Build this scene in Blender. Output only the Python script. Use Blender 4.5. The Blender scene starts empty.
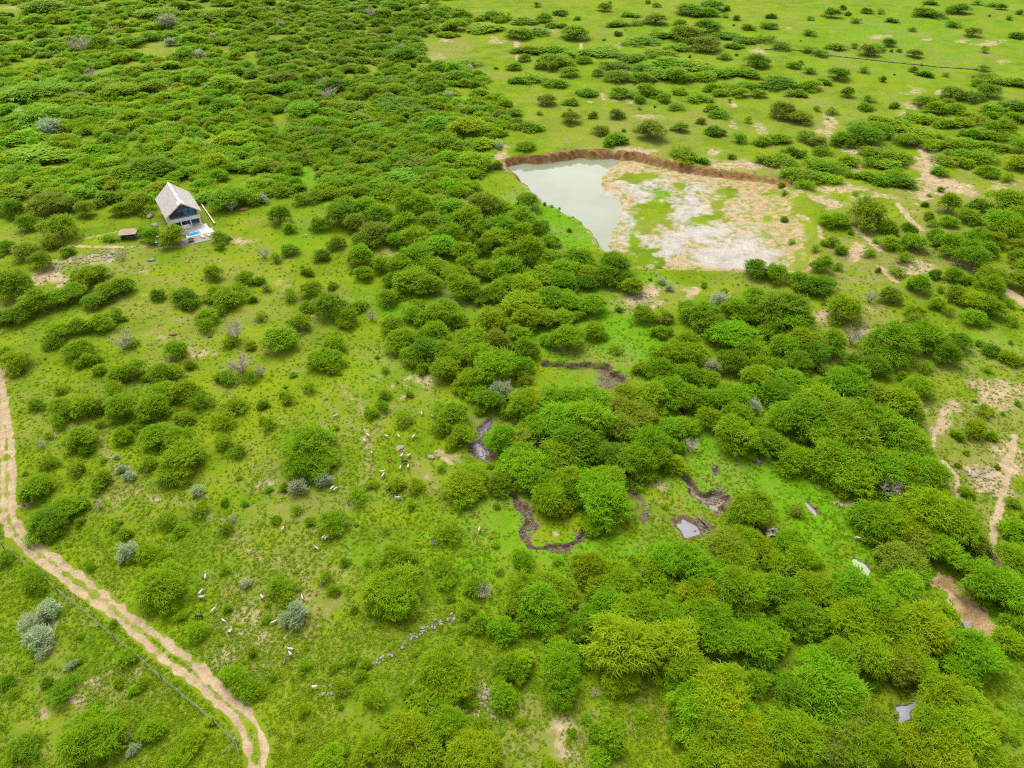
import bpy, bmesh, math, random
import numpy as np
from mathutils import Vector, Matrix, noise as mnoise
random.seed(7); RNG = np.random.default_rng(7)
scene = bpy.context.scene
COL = scene.collection

# ------------------------------------------------------------------ camera, sky, sun, exposure
CAM_H = 90.0; PITCH = math.radians(38.0); FPX = 711.0          # drone height, tilt, focal length in pixels
cam = bpy.data.cameras.new('camera'); cam.sensor_width = 36.0; cam.lens = 36.0 * FPX / 1024.0
cam.clip_start = 0.5; cam.clip_end = 20000.0
camo = bpy.data.objects.new('camera', cam); COL.objects.link(camo)
camo.location = (0, 0, CAM_H); camo.rotation_euler = (math.radians(90) - PITCH, 0, 0)
scene.camera = camo

SUN_EL, SUN_AZ = math.radians(62), math.radians(-25)            # azimuth from +Y towards +X
world = bpy.data.worlds.new('World'); scene.world = world; world.use_nodes = True
nt = world.node_tree; nt.nodes.clear()
sky = nt.nodes.new('ShaderNodeTexSky'); sky.sky_type = 'NISHITA'; sky.sun_disc = False
sky.sun_elevation = SUN_EL; sky.sun_rotation = SUN_AZ; sky.dust_density = 4.0; sky.air_density = 1.0
hsv = nt.nodes.new('ShaderNodeHueSaturation'); hsv.inputs['Saturation'].default_value = 0.10   # thin cloud cover
bg = nt.nodes.new('ShaderNodeBackground'); bg.inputs['Strength'].default_value = 0.15
wo = nt.nodes.new('ShaderNodeOutputWorld')
nt.links.new(sky.outputs[0], hsv.inputs['Color']); nt.links.new(hsv.outputs[0], bg.inputs['Color'])
nt.links.new(bg.outputs[0], wo.inputs['Surface'])
sun = bpy.data.lights.new('sun', 'SUN'); sun.energy = 1.0; sun.angle = math.radians(38); sun.color = (1.0, 0.95, 0.85)
suno = bpy.data.objects.new('sun', sun); COL.objects.link(suno)
sd = Vector((math.sin(SUN_AZ) * math.cos(SUN_EL), math.cos(SUN_AZ) * math.cos(SUN_EL), math.sin(SUN_EL)))
suno.rotation_euler = sd.to_track_quat('Z', 'Y').to_euler(); suno.location = sd * 300
scene.view_settings.view_transform = 'Standard'; scene.view_settings.look = 'None'
scene.view_settings.exposure = 1.65; scene.view_settings.gamma = 1.0
scene.render.engine = 'CYCLES'
scene.cycles.max_bounces = 5; scene.cycles.diffuse_bounces = 4; scene.cycles.glossy_bounces = 2
scene.cycles.transmission_bounces = 3; scene.cycles.transparent_max_bounces = 6
scene.cycles.use_denoising = False; scene.cycles.filter_width = 1.15

# ------------------------------------------------------------------ pixel <-> ground helpers
CP, SP = math.cos(PITCH), math.sin(PITCH)
def p2w(u, v, z=0.0):
    a = (u - 512.0) / FPX; b = (384.0 - v) / FPX
    dz = -SP + b * CP; t = (z - CAM_H) / dz
    return Vector((a * t, (CP + b * SP) * t, z))
def w2p(x, y, z=0.0):
    dz = z - CAM_H; zc = np.maximum(y * CP - dz * SP, 1.0); yc = y * SP + dz * CP
    return 512 + FPX * x / zc, 384 - FPX * yc / zc, zc
def zoomed(pts, ox, oy, s): return [(ox + x / s, oy + y / s) for x, y in pts]
def wpoly(pts, z=0.0): return np.array([p2w(u, v, z)[:2] for u, v in pts])
def seg_dist(px, py, a, b):
    ab = b - a; L = max(float(ab @ ab), 1e-9)
    t = np.clip(((px - a[0]) * ab[0] + (py - a[1]) * ab[1]) / L, 0, 1)
    return np.hypot(px - a[0] - t * ab[0], py - a[1] - t * ab[1])
def line_dist(px, py, P):
    d = np.full(px.shape, 1e9)
    for i in range(len(P) - 1): d = np.minimum(d, seg_dist(px, py, P[i], P[i + 1]))
    return d
def poly_sd(px, py, P):                      # positive inside
    d = np.full(px.shape, 1e9); ins = np.zeros(px.shape, bool); n = len(P)
    for i in range(n):
        a, b = P[i], P[(i + 1) % n]; d = np.minimum(d, seg_dist(px, py, a, b))
        c = (a[1] > py) != (b[1] > py)
        xi = a[0] + (py - a[1]) * (b[0] - a[0]) / (b[1] - a[1] if abs(b[1] - a[1]) > 1e-9 else 1e-9)
        ins ^= c & (px < xi)
    return np.where(ins, d, -d)
def sstep(e0, e1, x):
    t = np.clip((x - e0) / (e1 - e0), 0, 1); return t * t * (3 - 2 * t)
def vnoise(x, y, s, seed=0):                 # cheap smooth value noise
    x = x / s; y = y / s
    x0 = np.floor(x).astype(np.int64); y0 = np.floor(y).astype(np.int64); fx = x - x0; fy = y - y0
    def h(i, j):
        n = (i * 374761393 + j * 668265263 + seed * 69069) & 0x7fffffff
        n = ((n ^ (n >> 13)) * 1274126177) & 0x7fffffff
        return ((n ^ (n >> 16)) & 0xffff) / 65535.0
    fx = fx * fx * (3 - 2 * fx); fy = fy * fy * (3 - 2 * fy)
    return (h(x0, y0) * (1 - fx) + h(x0 + 1, y0) * fx) * (1 - fy) + (h(x0, y0 + 1) * (1 - fx) + h(x0 + 1, y0 + 1) * fx) * fy

# ------------------------------------------------------------------ terrain layout (photo pixels -> ground)
PIT = [(503,160),(522,156),(540,155.5),(575,151),(600,150.5),(640,154),(670,162),(700,168),(730,172),(768,177),(790,182),
       (806,205),(815,225),(815,245),(808,271),(775,272),(742,270),(700,268.5),(660,267),(627,266),(614,254),(604,250),(598,246),
       (592,234),(582,221),(562,212),(542,202),(531,192),(520,180),(508,168)]
Z2 = (440, 340, 3.49); Z3 = (600, 440, 5.69)
GULLIES = [  # outline in px, depth m, floor, wall m
 ([(539,360.6),(552,360.6),(569,361.5),(592,361.2),(609,363.5),(612,368.6),(626,377),(628,381),(622,387),(602,386),(580,377),(560,368),(541,365)],1.5,'mixed',.35),
 (zoomed([(165,255),(188,275),(188,300),(150,322),(142,345),(168,365),(190,400),(150,424),(100,388),(110,360),(122,330),(124,300),(142,282)],*Z2),.8,'stone',.6),
 (zoomed([(222,528),(258,580),(300,622),(276,665),(278,700),(310,724),(380,733),(450,728),(503,694),(514,666),(488,662),(470,696),(440,712),(380,716),(330,710),(308,692),(318,668),(348,660),(325,618),(290,565),(262,530)],*Z2),.9,'mixed2',.4),
 (zoomed([(160,262),(230,286),(275,325),(262,430),(285,492),(240,482),(198,400),(186,340)],*Z3),.6,'mud',.8),
 (zoomed([(465,200),(500,212),(560,262),(620,300),(660,292),(715,306),(728,345),(692,398),(650,412),(615,378),(560,338),(528,312),(515,270)],*Z3),1.2,'soil',.35),
 (zoomed([(405,432),(450,432),(500,428),(545,448),(596,505),(594,527),(500,558),(448,528),(418,480)],*Z3),.5,'mud',.6),
 (zoomed([(636,146),(690,150),(704,185),(650,208),(655,180)],*Z3),.9,'mud',.35),
 (zoomed([(810,508),(960,486),(985,512),(975,545),(870,534)],*Z3),.8,'mud',.5),
 (zoomed([(874,88),(915,106),(910,134),(885,122)],*Z3),.5,'mud',.5),
 (zoomed([(138,456),(192,505),(200,537),(160,506)],768,384,4),.5,'mud',.5),
 (zoomed([(328,700),(370,706),(412,750),(404,775),(340,775)],768,384,4),.5,'mud',.8),
 (zoomed([(680,-10),(740,26),(790,86),(850,136),(900,186),(934,250),(890,274),(838,222),(776,172),(756,112),(718,62),(655,18)],768,576,4),.5,'red',.9),
 (zoomed([(476,515),(560,512),(595,476),(640,452),(656,500),(604,545),(562,576),(508,594)],768,576,4),.6,'mud',.6),
 (zoomed([(653,42),(675,48),(712,120),(690,130),(658,80)],512,384,4),1.6,'mud',.4),
 (zoomed([(560,440),(600,452),(640,486),(665,492),(640,512),(600,500)],*Z3),.5,'mud',.4),
]
PONDS = [  # small pools: outline px, which gully depth, rise of the water above the floor, kind
 (zoomed([(440,445),(500,438),(545,458),(590,505),(585,520),(500,548),(455,515)],*Z3),.5,.22,'grey'),
 (zoomed([(628,372),(655,384),(670,392),(650,404),(632,392)],*Z3),1.2,.12,'grey'),
 (zoomed([(878,94),(912,110),(908,128),(887,118)],*Z3),.5,.15,'grey'),
 (zoomed([(150,474),(186,506),(194,530),(164,502)],768,384,4),.5,.15,'grey'),
 (zoomed([(335,708),(368,712),(406,752),(398,770),(345,770)],768,384,4),.5,.2,'green'),
 (zoomed([(490,525),(560,522),(600,486),(636,464),(648,498),(600,538),(560,566),(515,584)],768,576,4),.6,.25,'pale'),
 (zoomed([(150,360),(163,372),(180,398),(152,412),(118,386),(128,366)],*Z2),.8,.12,'grey'),
 (zoomed([(945,525),(975,520),(970,540),(950,540)],*Z3),.8,.15,'grey'),
]
PIT_W = wpoly(PIT); GUL_W = [(wpoly(p), d, k, w) for p, d, k, w in GULLIES]
LRUT = [(1,372),(3,400),(2,446),(2,484),(2.5,516),(10,534),(27,551),(45,564),(60,576),(87,596),(120,621),(145,643),(162,658),(185,676),(210,696),(232,716),(243,731),(248,748),(251,772),(252,800)]
RRUT = [(1,372),(4.5,400),(9,424),(12,446),(12.5,480),(13,516),(22,531),(35,544),(57,559),(80,576),(107,596),(132,618),(160,636),(180,653),(200,668),(217,686),(235,703),(250,716),(259,729),(265,747),(266,770),(266,800)]
LR_W, RR_W = wpoly(LRUT), wpoly(RRUT)
RPATHS = [([(1015,436),(1014,441),(1009,466),(1004,491),(998,514),(993,526),(992,539),(994,556),(1005,578)],.55),
          ([(1006,458),(996,476),(987,491)],.5),([(943,415),(935,432),(933,447)],.3),([(942,462),(957,478),(958,497)],.35),
          ([(963,260),(980,277),(1008,294),(1030,311)],1.3),([(800,215),(815,227),(820,240)],1.0),([(898,204),(912,222),(921,230)],.8),
          ([(853,228),(865,238),(880,252)],.7),([(880,268),(895,282)],.8),([(905,124),(901,133),(918,145),(927,160),(931,178)],1.0),
          ([(516,38),(517,58)],.8),([(581,43),(581,52)],.8)]
RP_W = [(wpoly(p), w) for p, w in RPATHS]
GARDEN = [([(45,245),(68,247),(100,248),(130,247),(170,246),(186,246)],.7),([(72,243),(88,239),(101,236),(122,231)],.5)]
GD_W = [(wpoly(p), w) for p, w in GARDEN]
HO = p2w(183, 213, 0); HO = Vector((-92.5, 187.3, 0)); HR = Vector((.85, .53, 0)).normalized(); HF = Vector((HR.y, -HR.x, 0))
def house_xy(r, f): return HO + HR * r + HF * f

def height(x, y):
    x = np.asarray(x, float); y = np.asarray(y, float); sh = x.shape; x = x.ravel(); y = y.ravel()
    z = .35 * np.sin(x / 37 + 1.3) * np.cos(y / 43) + .2 * np.sin(x / 17 + y / 21) + (vnoise(x, y, 6, 3) - .5) * .25 + (vnoise(x, y, 1.7, 4) - .5) * .12
    hd = np.hypot(x - HO.x + 1, y - HO.y - 2); z = z * sstep(14, 24, hd)
    # excavated pit holding the pond
    m = (np.abs(x - 35) < 95) & (y > 150) & (y < 280)
    if m.any():
        X, Y = x[m], y[m]; X2 = X + (vnoise(X, Y, 4, 11) - .5) * 2.2; Y2 = Y + (vnoise(X, Y, 4, 12) - .5) * 2.2
        s = poly_sd(X2, Y2, PIT_W); u, v, _ = w2p(X, Y)
        u2, v2, _ = w2p(X, Y, -2.35); shore = np.interp(v2, [158,166,174,190,197,200,213,230,246,256], [622,614,602,600,604,618,621,612,609,616]) + (vnoise(X, Y, 3, 14) - .5) * 5
        dep = np.interp(u2 - shore, [-16, -3, 0, 5, 80, 150, 205], [3.0, 2.65, 2.37, 2.0, 1.85, 1.4, .5])
        w = np.interp(u, [780, 800], [1.6, 12.0])
        far = sstep(0, 1, (Y - 235) / 6.0)
        zz = z[m]; k = sstep(0, 1, s / w)
        zz = zz * (1 - k) - dep * k + (s > 0) * k * (vnoise(X, Y, 5, 5) - .5) * .14
        zz += .5 * np.exp(-((s + 1.5) / 2.2) ** 2) * (v > 185)                       # low dam crest
        z[m] = zz
    for P, d, kind, wl in GUL_W:
        m = (x > P[:, 0].min() - 3) & (x < P[:, 0].max() + 3) & (y > P[:, 1].min() - 3) & (y < P[:, 1].max() + 3)
        if m.any():
            X, Y = x[m], y[m]
            s = poly_sd(X + (vnoise(X, Y, 1.5, 21) - .5) * 1.5, Y + (vnoise(X, Y, 1.5, 22) - .5) * 1.5, P)
            k = sstep(-.15, wl * 1.7, s); z[m] = z[m] - d * .85 * k + k * (vnoise(X, Y, .8, 23) - .5) * .2 * (kind != 'mud')
    m = (x < -35) & (x > -150) & (y > 20) & (y < 140)
    if m.any():
        X, Y = x[m], y[m]
        d = np.minimum(line_dist(X, Y, LR_W), line_dist(X, Y, RR_W)); z[m] -= .09 * np.exp(-(d / .4) ** 2)
    return z.reshape(sh)
def hz(x, y): return float(height(np.array([x]), np.array([y]))[0])

# ------------------------------------------------------------------ materials
def new_mat(name):
    m = bpy.data.materials.new(name); m.use_nodes = True; n = m.node_tree
    return m, n, n.nodes['Principled BSDF'], n.nodes['Material Output']
def mixc(n, fac, a, b, mode='MIX'):
    k = n.nodes.new('ShaderNodeMix'); k.data_type = 'RGBA'; k.blend_type = mode; k.clamp_factor = True
    for s, val in ((0, fac), (6, a), (7, b)):
        if isinstance(val, bpy.types.NodeSocket): n.links.new(val, k.inputs[s])
        elif s == 0: k.inputs[s].default_value = val
        else: k.inputs[s].default_value = (*val[:3], 1)
    return k.outputs[2]
def math_n(n, op, a, b=None, c=None):
    k = n.nodes.new('ShaderNodeMath'); k.operation = op
    for i, val in enumerate((a, b, c)):
        if val is None: continue
        if isinstance(val, bpy.types.NodeSocket): n.links.new(val, k.inputs[i])
        else: k.inputs[i].default_value = val
    return k.outputs[0]
def noise_n(n, vec, scale, detail=3, rough=.55):
    k = n.nodes.new('ShaderNodeTexNoise'); k.inputs['Scale'].default_value = scale
    k.inputs['Detail'].default_value = detail; k.inputs['Roughness'].default_value = rough
    if vec is not None: n.links.new(vec, k.inputs['Vector'])
    return k.outputs['Fac']
def ramp(n, fac, lo, hi):
    k = n.nodes.new('ShaderNodeMapRange'); k.interpolation_type = 'SMOOTHSTEP'
    k.inputs['From Min'].default_value = lo; k.inputs['From Max'].default_value = hi
    n.links.new(fac, k.inputs['Value']); return k.outputs['Result']
def bump(n, h, strength, dist, bsdf):
    k = n.nodes.new('ShaderNodeBump'); k.inputs['Strength'].default_value = strength; k.inputs['Distance'].default_value = dist
    n.links.new(h, k.inputs['Height']); n.links.new(k.outputs[0], bsdf.inputs['Normal'])
def simple(name, col, rough=.7, var=.25, scale=2.0, bmp=.0, metal=0, spec=.3):
    m, n, b, o = new_mat(name); tc = n.nodes.new('ShaderNodeTexCoord')
    f = noise_n(n, tc.outputs['Object'], scale, 4)
    n.links.new(mixc(n, f, [c * (1 - var) for c in col], [min(1, c * (1 + var)) for c in col]), b.inputs['Base Color'])
    b.inputs['Roughness'].default_value = rough; b.inputs['Metallic'].default_value = metal; b.inputs['Specular IOR Level'].default_value = spec
    if bmp: bump(n, f, bmp, .05, b)
    return m

def ground_material():
    m, n, b, o = new_mat('ground'); geo = n.nodes.new('ShaderNodeNewGeometry'); P = geo.outputs['Position']
    def attr(name):
        a = n.nodes.new('ShaderNodeAttribute'); a.attribute_name = name
        s = n.nodes.new('ShaderNodeSeparateColor'); n.links.new(a.outputs['Color'], s.inputs[0])
        return s.outputs[0], s.outputs[1], s.outputs[2], a.outputs['Alpha']
    bare, mud, stone, red = attr('mask_a'); clay, orange, lush, dry = attr('mask_b')
    big = noise_n(n, P, .022, 3); mid = noise_n(n, P, .11, 4, .6); fine = noise_n(n, P, .55, 4, .65); mic = noise_n(n, P, 2.6, 3, .7)
    patch = noise_n(n, P, .3, 5, .7)
    c = mixc(n, ramp(n, mid, .35, .65), (0.0587, 0.1029, 0.0035), (0.0997, 0.1413, 0.0039))
    c = mixc(n, math_n(n, 'MULTIPLY', ramp(n, big, .4, .68), .55), c, (0.1175, 0.1484, 0.0040))
    lushc = mixc(n, ramp(n, fine, .35, .65), (0.0523, 0.1311, 0.0037), (0.0772, 0.1704, 0.0039))
    c = mixc(n, ramp(n, math_n(n, 'ADD', lush, math_n(n, 'MULTIPLY', math_n(n, 'SUBTRACT', patch, .5), .7)), .2, .8), c, lushc)
    c = mixc(n, math_n(n, 'MULTIPLY', ramp(n, fine, .5, .72), .45), c, (0.0426, 0.0801, 0.0037))          # darker herbs
    c = mixc(n, math_n(n, 'MULTIPLY', ramp(n, mic, .52, .72), .34), c, (0.0298, 0.0604, 0.0035))
    c = mixc(n, math_n(n, 'MULTIPLY', ramp(n, noise_n(n, P, 1.3, 3, .7), .56, .72), .45), c, (0.1399, 0.1508, 0.0163))
    def mask(s, lo, hi, amt=.8):
        f = math_n(n, 'ADD', math_n(n, 'MULTIPLY', patch, .45), math_n(n, 'ADD', math_n(n, 'MULTIPLY', fine, .3), math_n(n, 'MULTIPLY', mic, .25)))
        return ramp(n, math_n(n, 'MULTIPLY', s, math_n(n, 'ADD', 1.0, math_n(n, 'MULTIPLY', math_n(n, 'SUBTRACT', f, .5), amt * 4.5))), lo, hi)
    dryc = mixc(n, ramp(n, fine, .35, .65), (0.1094, 0.1170, 0.0205), (0.1355, 0.1211, 0.0425))
    wide = noise_n(n, P, .045, 6, .7); c = mixc(n, math_n(n, 'MULTIPLY', ramp(n, wide, .47, .66), .62), c, dryc)
    c = mixc(n, math_n(n, 'MULTIPLY', mask(dry, .25, .7, 1.1), .8), c, dryc)
    soil = mixc(n, ramp(n, fine, .3, .7), (.180, .132, .078), (.265, .202, .122))
    soil = mixc(n, math_n(n, 'MULTIPLY', ramp(n, mic, .5, .7), .4), soil, (0.1068, 0.0746, 0.0465))
    c = mixc(n, mask(bare, .3, .78, 1.15), c, soil)
    ccol = mixc(n, ramp(n, patch, .35, .65), (.185, .168, .145), (.255, .236, .208))
    ccol = mixc(n, math_n(n, 'MULTIPLY', ramp(n, noise_n(n, P, .8, 5, .75), .52, .7), .5), ccol, (0.1435, 0.1312, 0.1148))
    ccol = mixc(n, math_n(n, 'MULTIPLY', ramp(n, mid, .5, .75), .4), ccol, (0.2204, 0.1779, 0.1314))
    c = mixc(n, mask(clay, .12, .85, .8), c, ccol)
    ocol = mixc(n, ramp(n, fine, .3, .7), (.165, .105, .045), (.235, .170, .088))
    c = mixc(n, math_n(n, 'MULTIPLY', mask(orange, .3, .85, 1.3), .85), c, ocol)
    rcol = mixc(n, ramp(n, fine, .3, .7), (.085, .042, .016), (.175, .100, .045))
    rcol = mixc(n, math_n(n, 'MULTIPLY', ramp(n, mic, .5, .7), .5), rcol, (0.0568, 0.0264, 0.0126))
    c = mixc(n, mask(red, .3, .65, .9), c, rcol)
    scol = mixc(n, ramp(n, mic, .35, .65), (0.0568, 0.0534, 0.0517), (0.1492, 0.1389, 0.1314))
    c = mixc(n, mask(stone, .35, .6, .6), c, scol)
    mcol = mixc(n, ramp(n, mic, .35, .7), (.040, .027, .018), (.120, .088, .060))
    c = mixc(n, mask(mud, .3, .68, .9), c, mcol)
    n.links.new(c, b.inputs['Base Color']); b.inputs['Roughness'].default_value = .92; b.inputs['Specular IOR Level'].default_value = .02
    hh = math_n(n, 'ADD', math_n(n, 'MULTIPLY', fine, .8), mic); bump(n, hh, .7, .22, b)
    return m
M_GROUND = ground_material()

def foliage_material(name, instanced):
    m, n, b, o = new_mat(name)
    if instanced:
        t = n.nodes.new('ShaderNodeAttribute'); t.attribute_type = 'INSTANCER'; t.attribute_name = 'tint'; base = t.outputs['Color']
    else:
        t = n.nodes.new('ShaderNodeObjectInfo'); base = t.outputs['Color']
    a = n.nodes.new('ShaderNodeAttribute'); a.attribute_name = 'leaf'
    s = n.nodes.new('ShaderNodeSeparateColor'); n.links.new(a.outputs['Color'], s.inputs[0])
    c = mixc(n, math_n(n, 'MULTIPLY', s.outputs[0], .55), base, (.66, .66, .66), 'MULTIPLY')                # leaf to leaf
    c = mixc(n, math_n(n, 'MULTIPLY', s.outputs[1], .5), c, (.22, .31, .004))                              # young yellow tips
    h = n.nodes.new('ShaderNodeHueSaturation'); n.links.new(c, h.inputs['Color'])
    n.links.new(math_n(n, 'ADD', .485, math_n(n, 'MULTIPLY', s.outputs[2], .03)), h.inputs['Hue'])
    b.inputs['Roughness'].default_value = .6; b.inputs['Specular IOR Level'].default_value = .06
    n.links.new(h.outputs[0], b.inputs['Base Color'])
    tr = n.nodes.new('ShaderNodeBsdfTranslucent'); n.links.new(h.outputs[0], tr.inputs['Color'])
    mx = n.nodes.new('ShaderNodeMixShader'); mx.inputs[0].default_value = .5
    n.links.new(b.outputs[0], mx.inputs[1]); n.links.new(tr.outputs[0], mx.inputs[2]); n.links.new(mx.outputs[0], o.inputs['Surface'])
    return m
M_FOL, M_FOLS = foliage_material('foliage', False), foliage_material('foliage_mass', True)
M_BARK = simple('bark', (.13, .10, .075), .9, .4, 3, .4)
M_TWIG = simple('grey_twig', (.27, .235, .19), .9, .3, 3)

def water_material(name, col, rough, col2=None, scale=.05):
    m, n, b, o = new_mat(name); geo = n.nodes.new('ShaderNodeNewGeometry'); P = geo.outputs['Position']
    c = mixc(n, ramp(n, noise_n(n, P, scale, 3), .35, .65), col, col2 or [x * .85 for x in col])
    n.links.new(c, b.inputs['Base Color']); b.inputs['Roughness'].default_value = rough; b.inputs['IOR'].default_value = 1.33
    bump(n, noise_n(n, P, 1.5, 2), .06, .05, b)
    return m
M_POND = water_material('milky_water', (.118, .130, .088), .08, (.138, .148, .102))
M_POOLW = {'grey': water_material('muddy_water', (.15, .145, .15), .06), 'green': water_material('scummy_water', (.15, .24, .07), .3, (.18, .22, .13), .8),
           'pale': water_material('pale_water', (.16, .17, .19), .06)}

# ------------------------------------------------------------------ object helpers
def tag(o, label=None, cat=None, group=None, kind=None):
    if label: o['label'] = label
    if cat: o['category'] = cat
    if group: o['group'] = group
    if kind: o['kind'] = kind
    return o
def link(name, data, parent=None, loc=None, rz=None):
    o = bpy.data.objects.new(name, data); COL.objects.link(o)
    if parent is not None: o.parent = parent
    if loc is not None: o.location = loc
    if rz is not None: o.rotation_euler = (0, 0, rz)
    return o
def mesh_from(name, V, F, mats, fm=None, smooth=False):
    me = bpy.data.meshes.new(name); me.from_pydata([tuple(v) for v in V], [], F)
    for m in mats: me.materials.append(m)
    if fm is not None: me.polygons.foreach_set('material_index', fm)
    if smooth: me.polygons.foreach_set('use_smooth', [True] * len(me.polygons))
    me.update(); return me
class MB:
    def __init__(s): s.V = []; s.F = []
    def add(s, V, F):
        k = len(s.V); s.V += [Vector(v) for v in V]; s.F += [tuple(i + k for i in f) for f in F]; return s
    def box(s, x0, x1, y0, y1, z0, z1):
        return s.add([(x0,y0,z0),(x1,y0,z0),(x1,y1,z0),(x0,y1,z0),(x0,y0,z1),(x1,y0,z1),(x1,y1,z1),(x0,y1,z1)],
                     [(0,3,2,1),(4,5,6,7),(0,1,5,4),(1,2,6,5),(2,3,7,6),(3,0,4,7)])
    def tube(s, pts, rad, n=6, cap=True):
        pts = [Vector(p) for p in pts]; rings = []
        for i, p in enumerate(pts):
            d = (pts[min(i + 1, len(pts) - 1)] - pts[max(i - 1, 0)]).normalized()
            a = d.cross(Vector((0, 0, 1)) if abs(d.z) < .9 else Vector((1, 0, 0))).normalized(); b = d.cross(a)
            r = rad[i] if hasattr(rad, '__len__') else rad
            rings.append([p + (a * math.cos(t * 2 * math.pi / n) + b * math.sin(t * 2 * math.pi / n)) * r for t in range(n)])
        V = [v for r in rings for v in r]; F = []
        for i in range(len(pts) - 1):
            for t in range(n): F.append((i*n+t, i*n+(t+1)%n, (i+1)*n+(t+1)%n, (i+1)*n+t))
        if cap: F += [tuple(range(n))[::-1], tuple((len(pts)-1)*n + t for t in range(n))]
        return s.add(V, F)
    def prism(s, pts, off):                   # planar outline extruded by a vector
        n = len(pts); pts = [Vector(p) for p in pts]; off = Vector(off)
        return s.add(pts + [p + off for p in pts], [tuple(range(n))[::-1], tuple(range(n, 2*n))] + [(i, (i+1)%n, n+(i+1)%n, n+i) for i in range(n)])
    def build(s, name, mat, parent=None, loc=None, rz=None, bevel=0, smooth=False):
        me = mesh_from(name, s.V, s.F, [mat], smooth=smooth)
        bm = bmesh.new(); bm.from_mesh(me); bmesh.ops.recalc_face_normals(bm, faces=bm.faces)
        if bevel: bmesh.ops.bevel(bm, geom=bm.edges[:], offset=bevel, segments=1, affect='EDGES')
        bm.to_mesh(me); bm.free()
        return link(name, me, parent, loc, rz)

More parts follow.
